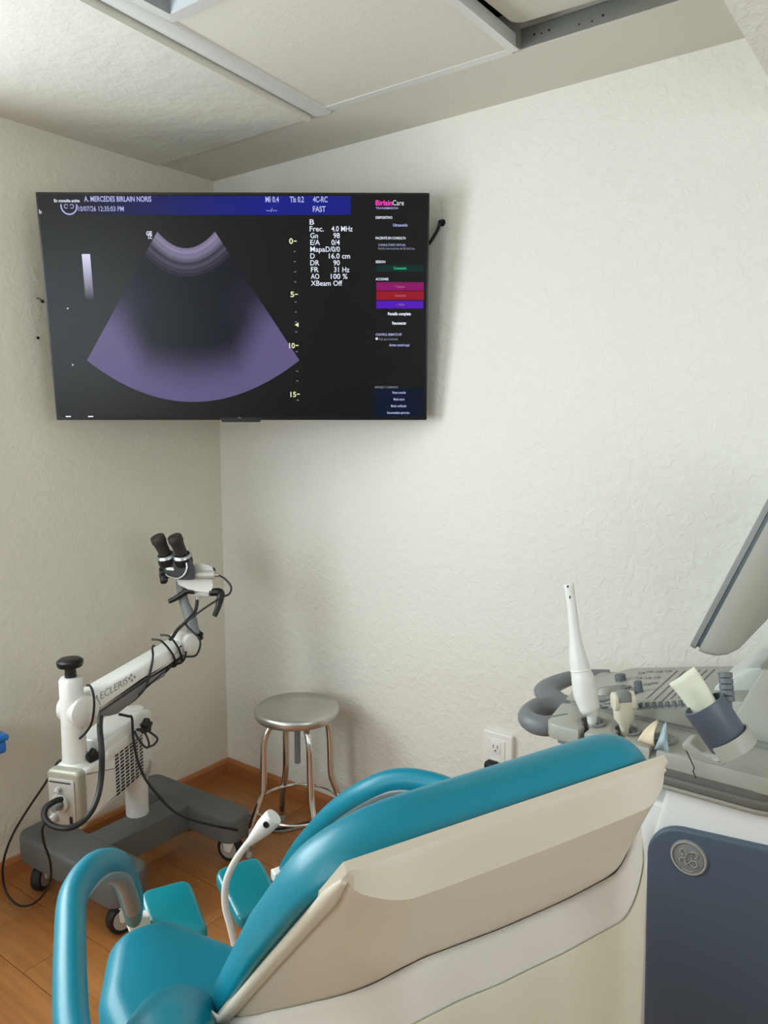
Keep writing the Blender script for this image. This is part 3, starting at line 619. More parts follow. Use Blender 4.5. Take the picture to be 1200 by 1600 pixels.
cable([(241, 1009, 2.45), (238, 1012, 2.43), (239, 1025, 2.43), (236, 1045, 2.42), (228, 1072, 2.40), (214, 1090, 2.40), (200, 1101, 2.42)], .0035, 'camera_cord')
cable([(136, 1071, 2.25), (141, 1072, 2.21), (146, 1085, 2.20), (147, 1105, 2.20), (143, 1130, 2.21), (133, 1146, 2.22), (122, 1156, 2.24)], .0035, 'camera_cord')
cable([(118, 1082, 2.26), (124, 1086, 2.25), (129, 1087, 2.25)], .0025, 'camera_cord')
cable([(157, 1119, 2.24), (156, 1140, 2.22), (159, 1175, 2.20), (158, 1215, 2.19), (151, 1250, 2.16), (135, 1278, 2.12), (110, 1293, 2.09), (85, 1291, 2.09), (70, 1278, 2.10), (72, 1262, 2.11), (86, 1252, 2.13), (96, 1249, 2.15)], .0085, 'light_guide_hose')
cable([(186, 1116, 2.38), (200, 1119, 2.40), (206, 1122, 2.41), (208, 1150, 2.41), (213, 1180, 2.41), (225, 1213, 2.41), (245, 1240, 2.42), (270, 1266, 2.43), (300, 1281, 2.44), (340, 1291, 2.46), (366, 1296, 2.52), (378, 1299, 2.60)], .0042, 'power_cord')
cable([(210, 1142, 2.42), (217, 1156, 2.42), (228, 1168, 2.42), (233, 1163, 2.42), (226, 1145, 2.43), (214, 1140, 2.44), (226, 1140, 2.45), (240, 1148, 2.44), (246, 1155, 2.43), (241, 1163, 2.42), (233, 1167, 2.42)], .0035, 'cord_loop')
cable([(95, 1188, 2.26), (88, 1194, 2.26), (70, 1225, 2.26), (45, 1262, 2.28), (22, 1300, 2.30), (8, 1335, 2.33), (4, 1365, 2.36), (10, 1395, 2.36), (28, 1414, 2.34), (50, 1413, 2.32), (70, 1395, 2.28), (79, 1372, 2.24), (78, 1345, 2.21), (69, 1318, 2.18), (66, 1296, 2.15), (72, 1285, 2.13)], .0036, 'power_cord')
cable([(228, 1188, 2.53), (233, 1189, 2.54), (235, 1196, 2.54), (232, 1208, 2.54), (228, 1212, 2.53)], .006, 'side_loop', cp, 'wheel_grey')
# cord lying on the floor behind the base, on to the stool
def fl(x, y, h=.005): p = onp(x, y, 2, h); return (p,)
fc = MB().tube([V(fl(x, y)[0]) for x, y in ((262, 1297), (300, 1294), (335, 1291), (375, 1298), (410, 1299), (450, 1292), (490, 1283), (520, 1272))], .0045, 8, 5).build('floor_cord', 'cable')
tag(fc, 'black power cord lying on the wooden floor behind the grey wheeled base', 'cord')
fc2 = MB().tube([V(fl(x, y)[0]) for x, y in ((360, 1271), (385, 1271), (398, 1277), (405, 1288), (418, 1296), (440, 1299), (480, 1290), (510, 1282))], .0045, 8, 5).build('floor_cord', 'arm_grey')
tag(fc2, 'grey cord lying on the floor under the steel stool', 'cord')

# ------------------------------------------------------------------ examination chair
CO = V((1.971, -1.648, 0)); CD = V((-.9262, .377, 0)); CS = V((.377, .9262, 0)); LC = .245
ch = lambda d, l, z: CO+CD*d+CS*l+Zu*z
xc = empty('exam_chair', ch(.35, LC, 0), 'teal upholstered gynaecological examination chair with cream moulded back shell', 'chair')
qd, qz = .67, -.742                                      # down the backrest
nd, nz = .742, .67                                       # its front normal
BK = lambda l, t, w: ch(-.006+qd*t+nd*w, l, 1.10+qz*t+nz*w)
# cushion
cush = rpoly([(.016, .014, .12), (.480, .004, .075), (.478, .30, .1), (.45, .66, .06), (.05, .66, .06), (.018, .30, .1)], 8)
cush = [(p.x, p.y) for p in cush]
def dense(out, step=.025):
    r = []
    for a, b in zip(out, out[1:]+out[:1]):
        a, b = V(a), V(b); n = max(1, int((b-a).length/step)); r += [tuple(a+(b-a)*k/n) for k in range(n)]
    return r
MB().slab(dense(cush), BK, .002, .064, .010, .044, 7).build('back_cushion', 'teal', xc, 60)
# moulded shell: rim outline, bulging to the back
def lip(a): return .012+.022*max(math.sin(math.pi*min(max(a, 0), 1)), 0)**.7
def shell_pt(a, t, off=0):
    # a in 0..1 across, t down the back: a sloping lip, a crease, then an undercut panel
    l0, l1 = .034+.02*max(0, t-.3), .458-.02*max(0, t-.3); l = l0+(l1-l0)*a
    prof = lambda x, w: math.sin(min(max(x, 0)/w, 1)*math.pi/2)
    el, er = a*(l1-l0), (1-a)*(l1-l0); pa = min(prof(el, .07), prof(er, .05)); tl = lip(a)
    b = .004+.010*min(t/tl, 1)*min(prof(el, .012), prof(er, .012))+pa*(.024*min(t/tl, 1)+.036*min(max(t-tl, 0)/.10, 1))
    return BK(l, t, -b-off)
NA, NT, TM = 60, 60, .68
front = [BK(.034, .0, 0)]
mb = MB(); NL = 10
def shell_t(i, a): return .003+(lip(a)-.003)*i/NL if i <= NL else lip(a)+(TM+.006-lip(a))*(i-NL)/(NT-NL)
g = [[shell_pt(j/NA, shell_t(i, j/NA)) for j in range(NA+1)] for i in range(NT+1)]
mb.rings(g, close=False, cap=False)
# rim walls up to the cushion
loopb = [(0, j) for j in range(NA+1)]+[(i, NA) for i in range(1, NT+1)]+[(NT, j) for j in range(NA-1, -1, -1)]+[(i, 0) for i in range(NT-1, 0, -1)]
def rimpt(i, j, w):
    t = shell_t(i, j/NA)-.003; l0, l1 = .034+.02*max(0, t-.3), .458-.02*max(0, t-.3); l = l0+(l1-l0)*j/NA; return BK(l, t, w)
mb.rings([[g[i][j] for i, j in loopb], [rimpt(i, j, -.003) for i, j in loopb], [rimpt(i, j, .006) for i, j in loopb]], cap=False)
mb.build('back_shell', 'cream', xc, 22)
for lx in (0, 1):                                       # rolled bead along both long edges of the shell
    MB().tube([BK((.034 if lx == 0 else .458)+(.02 if lx == 0 else -.02)*max(0, t-.3), t, -.007) for t in [.012+.6*k/14 for k in range(15)]], [.003]+[.0085]*13+[.004], 10, 2).build('shell_bead', 'cream', xc)
# cloth cover hooked over the shell and hanging down behind it
CE = [(0, .54), (.04, .385), (.10, .21), (.21, .125), (.38, .15), (.55, .175), (.80, .17), (.90, .11), (1, .07)]
def t_edge(a): return sum(t_lin(min(max(a+k*.012, 0), 1)) for k in range(-5, 6))/11 if a > .1 else t_lin(a)*(1-a*10)+a*10*sum(t_lin(min(max(a+k*.012, 0), 1)) for k in range(-5, 6))/11
def t_lin(a):
    for (a0, t0), (a1, t1) in zip(CE, CE[1:]):
        if a <= a1: return t0+(t1-t0)*(a-a0)/(a1-a0)
    return CE[-1][1]
nF = BK(0, 0, 1)-BK(0, 0, 0)
def cover(name, s0, off, m, zbot):
    NAc = 70; mb = MB(); rows_ = []; NS = 30
    for i in range(NS+1):
        rw = []
        for j in range(-4, NAc+5):
            a = j/NAc; ac = min(max(a, 0), 1); top = shell_pt(ac, t_edge(ac), off if i or s0 else .001)
            s = s0+(top.z-zbot-s0)*(i/NS)**1.6
            p = top-Zu*s-CD*(.012*(1-math.exp(-s/.04))+(.004*math.sin(ac*11+1)+.003*math.sin(ac*25+2))*min(s/.25, 1.5))
            if a < 0: k = -j; p = p+CD*(.013*k)-CS*(.003+.0015*k)-Zu*(.004*k)
            if a > 1: k = j-NAc; p = p+CD*(.02*k)+CS*(.006+.004*k)
            rw.append(p)
        rows_.append(rw)
    mb.rings(rows_, close=False, cap=False); o = mb.build(name, m, xc, 70)
    so = o.modifiers.new('thick', 'SOLIDIFY'); so.thickness = .002; so.offset = 1
    return o
cover('cloth_cover', 0, .006, 'cloth', .14)
cover('cloth_fold', .045, .0105, 'cloth2', .135)
# seat with a front cut-out
sl = lambda l: LC+l
seat = rpoly([(-.31, .25, .06), (-.335, .55, .12), (-.285, .700, .08), (-.19, .700, .06), (-.105, .56, .06), (0, .48, .08), (.105, .56, .06), (.19, .700, .06), (.285, .700, .08), (.335, .55, .12), (.31, .25, .06)], 6)
SF = lambda u, v, w: ch(v, LC+u, .51+w)
MB().slab(dense([(p.x, p.y) for p in seat], .03), SF, 0, .132, .02, .035, 6).build('seat_cushion', 'teal', xc, 60)
MB().slab(dense([(p.x*.93, .25+(p.y-.25)*.95) for p in seat], .05), lambda u, v, w: ch(v, LC+u, .46+w), 0, .04, .008, 0, 3).build('seat_shell', 'cream', xc)
for s in (-1, 1):
    MB().tube([ch(.52, LC+s*.235, .56), ch(.44, LC+s*.25, .615), ch(.35, LC+s*.285, .66), ch(.26, LC+s*.30, .70)], [.03, .07, .075, .05], 16, 6).build('hip_bolster', 'teal', xc)
# armrests that run forward and drop to the foot supports
for s in (-1, 1):
    P = [(.27, -.157, .765), (.31, -.153, .768), (.37, -.148, .77), (.50, -.128, .775), (.61, -.105, .775), (.685, -.062, .765), (.745, -.018, .725), (.83, .015, .645), (.92, .045, .535), (.985, .06, .452)]
    mir = lambda l: l if s < 0 else .465-l
    W = [ch(d, mir(l), z) for d, l, z in P]
    ar = MB().tube(W, [.018, .021, .0215, .0215, .022, .023, .024, .024, .023, .016], 16, 6, squash=(CS, .98, 1.08)).build('armrest', 'teal', xc)
    MB().tube([p-Zu*.018+V((0, 0, 0)) for p in W[:5]]+[p-Zu*.014-CD*.013 for p in W[5:-1]], .013, 10, 6, squash=(CS, 1.2, .8)).build('underside_strip', 'arm_under', ar)
    # bracket and foot pad
    e = ch(.985, mir(.06), .445); q = -s*1.0
    MB().slab(rpoly([(-.012, -.014, .004), (.032, -.012, .004), (.032, .012, .004), (-.012, .014, .004)]), lambda u, v, w: e+CS*(q*u)+Zu*v+CD*w, -.014, .014, .004, .004, 2).build('pad_bracket', 'white_plastic', xc)
    pc = ch(1.0, mir(.145), .422)
    tl = .0
    fr = lambda u, v, w: pc+CS*(q*u)+CD*v+Zu*(w+.25*v)
    MB().slab(dense([(p.x, p.y) for p in rpoly([(-.055, -.075, .02), (.055, -.085, .02), (.06, .07, .025), (-.055, .075, .025)], 5)], .03), fr, -.016, .016, .008, .012, 4).build('foot_pad', 'teal_dark', xc)
    MB().tube([ch(.32, mir(-.15), .745), ch(.33, mir(-.11), .62), ch(.34, mir(-.02), .50), ch(.36, mir(.1), .475)], .016, 10).build('arm_bracket', 'arm_under', xc)
# pedestal under the seat
MB().lathe(ch(.42, LC, 0), (0, 0, 1), [(0, .20), (.03, .20), (.05, .17), (.06, .11), (.30, .095), (.31, .08), (.462, .08)], 36).build('pedestal', 'cream', xc)
MB().tube([ch(.42, LC, .40), ch(.36, LC, .52), ch(.40, LC, .66)], .03, 12).build('back_hinge', 'arm_under', xc)

# ------------------------------------------------------------------ gooseneck lamp in front of the chair
def inv_ch(d, l, z): return ch(d, l, z)
LB = atD(367, 1470, 1.62); 
gl = empty('gooseneck_lamp', V((LB.x, LB.y, 0)), 'small white gooseneck examination lamp with a black lens, rising in front of the teal chair', 'lamp')
path = [V((LB.x, LB.y, .02)), V((LB.x, LB.y, .12)), LB-Zu*.06, LB]
neck = [LB-Zu*.10, LB-Zu*.02, atD(360, 1448, 1.62), atD(352, 1415, 1.62), atD(353, 1380, 1.62), atD(366, 1348, 1.62), atD(384, 1322, 1.615), atD(396, 1309, 1.61)]
MB().tube(neck, .0075, 12, 6).build('gooseneck', 'white_plastic', gl)
MB().cyl(V((LB.x, LB.y, .015)), LB-Zu*.08, .012).build('stand_pole', 'chrome', gl)
MB().lathe(V((LB.x, LB.y, 0)), (0, 0, 1), [(0, .09), (.012, .09), (.02, .08), (.026, .02)], 28).build('stand_base', 'arm_grey', gl)
h0 = atD(390, 1316, 1.612); h1 = atD(429, 1275, 1.60); hdv = h1-h0; Lh = hdv.length
lh = MB().lathe(h0, hdv, [(0, .009), (.006, .0095), (Lh*.3, .0135), (Lh*.6, .0185), (Lh*.88, .0195), (Lh*.98, .018), (Lh, .012)], 28).build('lamp_head', 'white_plastic', gl)
lp = h0+hdv*.8; nrm = -ray(421, 1286); nrm = (nrm-hdv*(nrm.dot(hdv)/hdv.length_squared)).normalized(); lp = lp+nrm*.017
MB().lathe(lp-nrm*.012, nrm, [(0, .007), (.014, .007), (.0155, .0062), (.0145, .0055), (.0145, .001)], 20).build('lens', 'black', lh)

# ------------------------------------------------------------------ ultrasound machine
YS = -.55
us = empty('ultrasound_machine', (2.2, -.33, 0), 'grey and white ultrasound machine with slate blue side panel beside the back wall', 'ultrasound machine')
# cabinet
XY = lambda u, v, w: V((u, v, w))
MB().slab(rpoly([(1.895, YS, .04), (2.62, YS, .08), (2.62, -.12, .08), (1.895, -.12, .04)], 6), XY, .06, .70, .02, .01, 3).build('cabinet', 'us_white', us)
# white shoulder above the panel, flaring forward
sp = [(1046, 1236), (1200, 1246), (1290, 1240), (1290, 1320), (1100, 1310), (1030, 1330), (1012, 1400), (1005, 1390), (1008, 1330), (1028, 1270)]
SPF = lambda u, v, w: V((u, YS-w, v))
def side_out(px, y=YS): return [(onp(x, yy, 1, y).x, onp(x, yy, 1, y).z) for x, yy in px]
MB().slab(rpoly([(1.915, .40, .02), (1.925, .56, .05), (1.965, .748, .02), (2.62, .775, .02), (2.62, .40, .02)], 5), SPF, -.40, .008, .01, .014, 4).build('shoulder', 'us_white', us)
bpx = side_out([(1014, 1600), (1014, 1330), (1060, 1287), (1200, 1292)])
blue = rpoly([(1.945, .10, .02), (bpx[1][0], bpx[2][1]-.004, .075), (2.60, .722, .05), (2.60, .10, .03)], 8)
sp_ = MB().slab(blue, SPF, .0085, .022, 0, .008, 4).build('side_panel', 'slate', us)
lc = onp(1076, 1340, 1, YS-.022)
def lring(mb, r0, r1, w0, w1, c=(0, 0), a0=0, a1=2*math.pi, n=32, sx=1):
    rs = []
    for k in range(n+1):
        t = a0+(a1-a0)*k/n; P = lambda r, w: V((lc.x+c[0]+r*math.cos(t)*sx, YS-.022-w, lc.z+c[1]+r*math.sin(t)))
        rs.append([P(r0, w0), P(r0, w1), P(r1, w1), P(r1, w0)])
    mb.rings(rs, cap=False)
em = MB().lathe(V((lc.x, YS-.021, lc.z)), (0, -1, 0), [(0, .0365), (.0012, .0365), (.0022, .034), (.0022, .001)], 40).build('round_emblem', 'logo_grey', sp_)
mb = MB(); lring(mb, .0315, .0345, .002, .0035)
lring(mb, .005, .0068, .002, .0034, (-.011, .010), -.5, 4.9, 18); lring(mb, .005, .0068, .002, .0034, (.011, .010), -1.6, 3.9, 18)
lring(mb, .0055, .0073, .002, .0034, (.011, -.009), -3.0, 2.6, 18); lring(mb, .0055, .0073, .002, .0034, (-.011, -.009), .2, 3.6, 14)
for s in (-1, 1): lring(mb, .020, .0215, .002, .0034, (s*.014, s*-.004), 1.9 if s > 0 else -1.2, 3.6 if s > 0 else .5, 14)
lring(mb, .0265, .028, .002, .0034, (0, 0), 4.3, 5.1, 10)
mb.build('emblem_script', 'silver_face', em)
# grey tray tier above the shoulder
tray = rpoly([(1.87, YS-.035, .05), (2.155, YS-.035, .09), (2.40, -.40, .08), (2.40, -.12, .03), (1.87, -.12, .03)], 8)
MB().slab(tray, XY, .757, .776, .005, .005, 3).build('tray_rim', 'us_tray', us)
MB().slab([(LCx*.98+.02*2.08, (v+.34)*.955-.34) for LCx, v in tray], XY, .774, .812, .0, .012, 3).build('tray_body', 'us_tray', us)
MB().slab(tray, XY, .745, .758, .010, 0, 3).build('tray_skirt', 'us_grey', us)
for (p0, p1) in (((1072, 1172), (1085, 1200)), ((1085, 1200), (1083, 1205)), ((1083, 1205), (1088, 1217))):
    a = onp(*p0, 1, YS-.0355); b = onp(*p1, 1, YS-.0355); MB().tube([a, b], .0012, 6, 0).build('seam', 'us_slot', us)
# console deck with three probe holders cut into its near edge
def keyhole(cx, cy, r, ye, sw=.007, n=14):
    a0 = -math.pi/2+math.asin(sw/r); pts = [(cx+sw, ye)]
    for k in range(n+1): t = a0+(2*math.pi-2*math.asin(sw/r))*k/n; pts.append((cx+r*math.cos(t), cy+r*math.sin(t)))
    pts.append((cx-sw, ye)); return pts
ZD0, ZD1 = .786, .822; YN = -.575
holes = [(1.785, -.515), (1.862, -.515), (1.938, -.515)]
deck = [(2.40, YN), (2.40, -.12), (1.75, -.12)]
deck += [(p.x, p.y) for p in rpoly([(1.75, -.12, 0), (1.672, -.16, .04), (1.660, -.30, .1), (1.70, YN, .045), (1.76, YN, 0)], 6)][1:-1]
for cx, cy in holes: deck += list(reversed(keyhole(cx, cy, .026, YN)))
dk = MB().slab(deck, XY, ZD0, ZD1, .006, .005, 2).build('console_deck', 'us_grey', us, 35)
MB().slab([(u*.985+.03, v*.97-.011) for u, v in ((2.40, YN+.012), (2.40, -.13), (1.76, -.13), (1.69, -.2), (1.68, -.3), (1.72, YN+.012))], XY, ZD0-.012, ZD0+.001).build('deck_underside', 'us_mid', us)
for cx, cy in holes:
    rs = []
    for k in range(15):
        t = -math.pi/2+.42+(2*math.pi-.84)*k/14; P = lambda r, z: V((cx+r*math.cos(t), cy+r*math.sin(t), z)); rs.append([P(.024, ZD1-.004), P(.024, ZD1+.004), P(.031, ZD1+.004), P(.031, ZD1-.004)])
    h_ = MB().rings(rs).build('holder_ring', 'us_mid', us)
    MB().lathe(V((cx, cy, ZD0+.003)), (0, 0, 1), [(0, .001), (0, .024)], 20).build('holder_floor', 'us_slot', us)
# raised sloping control panel
KP = V((1.70, -.3, .826)); kn = V((-.22, 0, 1)).normalized(); ku = V((1, 0, .22)).normalized()
KF = lambda u, v, w: V((u, v, KP.z+(u-KP.x)*.22))+kn*w
kpo = rpoly([(1.705, -.425, .03), (2.08, -.425, .01), (2.08, -.125, .01), (1.735, -.125, .03), (1.685, -.22, .05), (1.685, -.34, .05)], 5)
MB().slab(kpo, lambda u, v, w: KF(u, v, w) if w > -.005 else V((u, v, ZD1-.004)), -.02, .0, 0, .005, 2).build('control_panel', 'us_grey', us)
MB().slab(rpoly([(1.70, -.44, .01), (2.10, -.44, .01), (2.10, -.425, .004), (1.70, -.425, .004)]), XY, ZD1-.002, ZD1+.006, 0, .003, 2).build('panel_ledge', 'us_mid', us)
def kuv(x, y, h=0): p = hit(x, y, KP+kn*h, kn); return p.x, p.y
def kp_(x, y, h=0): return hit(x, y, KP+kn*h, kn)
# trackball pad
tb = [kuv(x, y, .002) for x, y in ((925, 1082), (940, 1074), (975, 1070), (992, 1075), (994, 1084), (975, 1090), (930, 1096))]
MB().slab(rpoly([(*q, .012) for q in tb], 5), KF, 0, .004, 0, .002, 2).build('trackball_pad', 'us_mid', us)
c = kp_(944, 1083, .004); MB().lathe(c-kn*.004, kn, [(0, .019), (.006, .018), (.012, .013), (.015, .007), (.016, .001)], 24).build('trackball', 'us_grey', us)
c = kp_(978, 1074, .004); MB().lathe(c, kn, [(0, .012), (.003, .0125), (.003, .009), (.001, .008), (.001, .001)], 20).build('round_button', 'us_mid', us)
for (x, y, r, h) in ((970, 1063, .0135, .016), (999, 1081, .0095, .026)):
    c = kp_(x, y, 0); k_ = MB(); out = [((r*(1-.06*(i % 2)))*math.cos(i*math.pi/14), (r*(1-.06*(i % 2)))*math.sin(i*math.pi/14)) for i in range(28)]
    k_.slab(out, lambda u, v, w: c+ku*u+V((0, 1, 0))*v+kn*w, 0, h, 0, .003, 2); k_.build('control_knob', 'knob', us)
for k in range(8):                                            # slide pots
    c = kp_(1002+k*10.4, 1107-k*.6, 0)
    MB().slab(rpoly([(-.006, -.012, .003), (.006, -.012, .003), (.006, .010, .003), (-.006, .010, .003)]), lambda u, v, w: c+ku*u+V((0, 1, 0))*v+kn*w, 0, .0022, 0, .001, 2).build('slider_slot', 'us_mid', us)
    MB().slab(rpoly([(-.0042, -.004, .001), (.0042, -.004, .001), (.0032, .005, .001), (-.0032, .005, .001)]), lambda u, v, w: c+ku*u+V((0, 1, 0))*v+kn*w, 0, .012, 0, .002, 2).build('slider_cap', 'knob', us)
for k, ((x0, y0), (x1, y1)) in enumerate((((1010, 1092), (1058, 1048)), ((1022, 1094), (1070, 1048)), ((1035, 1095), (1082, 1048)), ((1048, 1092), (1093, 1047)), ((1060, 1090), (1104, 1047)), ((1072, 1090), (1116, 1046)))):
    a = kp_(x0, y0, .0005); b = kp_(x1, y1, .0005); MB().tube([a, b], .0013, 6, 0).build('panel_groove', 'us_dark', us)
for k, (x, y) in enumerate(((1002, 1052), (1015, 1050), (1030, 1050), (1044, 1049), (998, 1060), (1012, 1060), (1026, 1059), (1010, 1070), (1022, 1068), (905, 1098), (935, 1103), (948, 1100), (962, 1106), (945, 1106))):
    c = kp_(x, y, 0); 
    if c.y > -.135: c.y = -.14
    MB().slab(rpoly([(-.008, -.005, .003), (.008, -.005, .003), (.008, .005, .003), (-.008, .005, .003)]), lambda u, v, w: c+ku*u+V((0, 1, 0))*v+kn*w, 0, .003, 0, .0015, 2).build('button', 'us_mid', us)
# grip handles on the front corners
zz = .800
MB().tube([V((1.72, -.50, zz)), V((1.69, -.545, zz)), V((1.655, -.545, zz)), V((1.628, -.515, zz)), V((1.632, -.465, zz+.006)), V((1.665, -.435, zz+.006)), V((1.70, -.43, zz))], .023, 14, 6, squash=(Zu, 1.0, .95)).build('grip_handle', 'us_dark', us)
MB().tube([V((1.69, -.40, zz+.004)), V((1.635, -.385, zz+.004)), V((1.595, -.34, zz+.004)), V((1.595, -.26, zz+.004)), V((1.625, -.19, zz+.006)), V((1.69, -.15, zz+.012))], [.02, .025, .024, .022, .02, .016], 14, 6, squash=(Zu, .8, 1.3)).build('grip_handle', 'us_dark', us)
# raised rear housing and its cover
rp = [(x, z) for x, z in ((2.065, .83), (2.055, .865), (2.105, .985), (2.135, .99), (2.30, .96), (2.45, .90), (2.45, .83))]
MB().slab(rpoly([(*p, .006) for p in rp], 3), lambda u, v, w: V((u, -.20-w, v)), -.06, .23, .006, .006, 3).build('rear_housing', 'us_grey', us)
MB().slab(rpoly([(2.045, .785, .006), (2.45, .785, .006), (2.45, .835, .006), (2.045, .835, .006)]), lambda u, v, w: V((u, -.20-w, v)), -.05, .24, .006, .006, 2).build('rear_ledge', 'us_mid', us)
MB().slab(rpoly([(1.985, .888, .01), (2.06, .955, .03), (2.10, .965, .01), (2.062, .87, .005)], 6), lambda u, v, w: V((u, -.16-w, v)), 0, .18, .003, .003, 2).build('keyboard_cover', 'film', us)
# monitor on its arm: screen faces the front of the machine (-x)
m0 = onp(1076, 1011, 1, -.50); m1 = onp(1203, 772, 1, -.50); md = (m1-m0); ML = md.length; mdv = md.normalized(); mn = V((mdv.z, 0, -mdv.x))   # mn points to the back of the monitor
MF = lambda u, v, w: m0+mdv*u+V((0, 1, 0))*v+mn*w
mo = rpoly([(0, 0, .012), (ML, 0, .012), (ML, .36, .012), (0, .36, .012)], 4)
MB().slab(mo, MF, 0, .011, .002, .0, 2).build('monitor_bezel', 'us_mid', us)
MB().slab([(p.x*.97+ML*.015, p.y*.97+.36*.015) for p in mo], MF, .011, .019).build('monitor_groove', 'rim_blue', us)
bk = dense([(p.x, p.y) for p in mo], .03)
mb = MB(); cu_, cv_ = ML/2, .18; rs = []
for w, k in ((.019, 1.0), (.030, .995), (.050, .965), (.068, .90), (.080, .80), (.085, .6)):
    rs.append([MF(cu_+(u-cu_)*k+.0, cv_+(v-cv_)*k, w) for u, v in bk])
mb.rings(rs); mb.build('monitor_back', 'us_grey', us, 50)
MB().slab([(p.x*.92+ML*.04, p.y*.92+.36*.04) for p in mo], MF, -.001, .0).build('monitor_screen', 'screen', us)
e0 = MF(ML*.33, .18, .075)
MB().tube([e0, V((e0.x+.10, e0.y+.02, e0.z-.012)), V((2.42, -.30, e0.z-.03)), V((2.48, -.30, e0.z-.10)), V((2.49, -.30, .85))], .024, 12, 5, squash=(Zu, 1.1, .8)).build('monitor_arm', 'us_grey', us)
# feet
for (x, y) in ((2.0, -.47), (2.55, -.47), (2.0, -.2), (2.55, -.2)):
    MB().lathe(V((x, y-.015, .04)), (0, 1, 0), [(0, .02), (0, .035), (.005, .04), (.025, .04), (.03, .035), (.03, .02)], 20).build('caster_wheel', 'black_rubber', us)
    MB().b2((x-.02, y-.02, .05), (x+.02, y+.02, .075)).build('caster_fork', 'us_dark', us)
# cables hanging below the deck, pale
MB().tube([V((1.80, -.50, .78)), V((1.74, -.52, .70)), V((1.70, -.45, .52)), V((1.80, -.35, .40)), V((1.93, -.32, .45))], .006, 8).build('probe_cable', 'us_white', us)

# ------------------------------------------------------------------ probes in the holders
hx, hy = holes[0]
def onY(x, y, yy): return onp(x, y, 1, yy)
pr = empty('ultrasound_probe', V((hx, hy, ZD0+.004)), 'long white wand shaped ultrasound probe standing upright in the front console holder', 'probe')
PW = [(928, 1128), (922, 1108), (915, 1085), (911, 1062), (908, 1050), (904, 1032), (900, 1005), (897, 980), (894, 950), (891, 930), (889, 915), (888.5, 912)]
PR = [.0175, .0225, .0265, .0255, .0225, .0205, .0145, .0115, .0105, .0105, .0118, .0100]
W = [onY(x, y, hy) for x, y in PW]; W = [V((hx, hy, ZD0+.004)), V((hx, hy, ZD0+.05))] + [p for p in W[1:]]; PRr = [.006, .012]+PR[1:]
MB().tube(W, PRr, 20, 5).build('probe_body', 'white_plastic', pr)
jn = (W[7]-W[5]).normalized(); MB().lathe(onY(907, 1047, hy), jn, [(0, .0215), (.0015, .0236), (.003, .0224), (.0045, .0215)], 24).build('joint_ring', 'white_plastic', pr)
tn_ = (-FW).normalized()
for (x, y, a, b_) in ((887, 915.5, .0045, .0022), (888.5, 932, .0014, .003)):
    c = onY(x, y, hy)+tn_*.0122; MB().box(c, (a*2, .0016, b_*2), Matrix.Rotation(math.atan2(Rt.y, Rt.x), 3, 'Z')).build('dark_mark', 'black', pr)
hx2, hy2 = holes[1]; base2 = V((hx2, hy2, ZD0+.004))
p2 = empty('ultrasound_probe', base2, 'short cream convex ultrasound probe with a grey lens, in the middle console holder', 'probe')
ax2 = V((-.10, .02, 1)).normalized(); u2 = Rt.copy(); v2 = ax2.cross(u2).normalized(); u2 = v2.cross(ax2)
def ell_loft(prof, c, ax, u, v, n=24, e=.75):
    rs = []
    for h, a, b_ in prof: rs.append([c+ax*h+u*(a*math.copysign(abs(math.cos(t))**e, math.cos(t)))+v*(b_*math.copysign(abs(math.sin(t))**e, math.sin(t))) for t in [2*math.pi*k/n for k in range(n)]])
    return MB().rings(rs)
ell_loft([(0, .006, .006), (.035, .009, .009), (.048, .013, .013), (.058, .021, .017), (.085, .0225, .019), (.098, .0225, .019)], base2, ax2, u2, v2).build('probe_body', 'cream_plastic', p2)
ell_loft([(.097, .022, .0185), (.108, .0205, .0178), (.1155, .0165, .016), (.119, .010, .012), (.120, .004, .005)], base2, ax2, u2, v2).build('lens', 'us_mid', p2)
for s in (-1, 1):
    MB().slab(rpoly([(-.0195, .080, .01), (.0195, .080, .01), (.019, .108, .012), (0, .121, .02), (-.019, .108, .012)], 4), lambda a, b_, w: base2+ax2*b_+v2*a+u2*w, s*.0185-.0045, s*.0185+.0045, .002, .002, 2).build('lens_cheek', 'cream_plastic', p2)
# opened paper pouches stuffed in the last holder
hx3, hy3 = holes[2]
def sheet(name, rows_, m, thick=.0008, label=None, cat=None, parent=None):
    mb = MB(); mb.rings(rows_, close=False, cap=False); o = mb.build(name, m, parent, 60)
    so = o.modifiers.new('thick', 'SOLIDIFY'); so.thickness = thick; so.offset = 0
    if label: tag(o, label, cat)
    return o
def quad(a, b, c, d, n=8, bend=V((0, 0, 0)), wr=.002, seed=1):
    random.seed(seed); ph = [random.uniform(0, 6) for _ in range(4)]; rs = []
    for i in range(n+1):
        s = i/n; rs.append([(a+(b-a)*t)*(1-s)+(d+(c-d)*t)*s+bend*(4*s*(1-s))+bend.normalized()*(wr*math.sin(7*t+ph[0])*math.sin(5*s+ph[1])) if bend.length else (a+(b-a)*t)*(1-s)+(d+(c-d)*t)*s for t in [k/n for k in range(n+1)]])
    return rs
yq = hy3-.045
sheet('paper_pouch', quad(onY(996, 1157, yq), onY(1022, 1166, yq-.01), onY(1029, 1128, yq+.02), onY(1027, 1124, yq+.022), 8, V((0, -.012, .006)), .001), 'pouch_cream', .0012, 'folded cream paper sleeve poking out of the console above the backrest', 'paper sleeve')
sheet('plastic_pouch', quad(onY(1022, 1170, yq-.004), onY(1047, 1176, yq-.004), onY(1041, 1128, yq+.01), onY(1037, 1132, yq+.012), 10, V((.004, -.016, 0)), .003, 5), 'pouch_blue', .0008, 'crumpled pale blue plastic wrapper hanging beside the cream paper sleeve', 'wrapper')

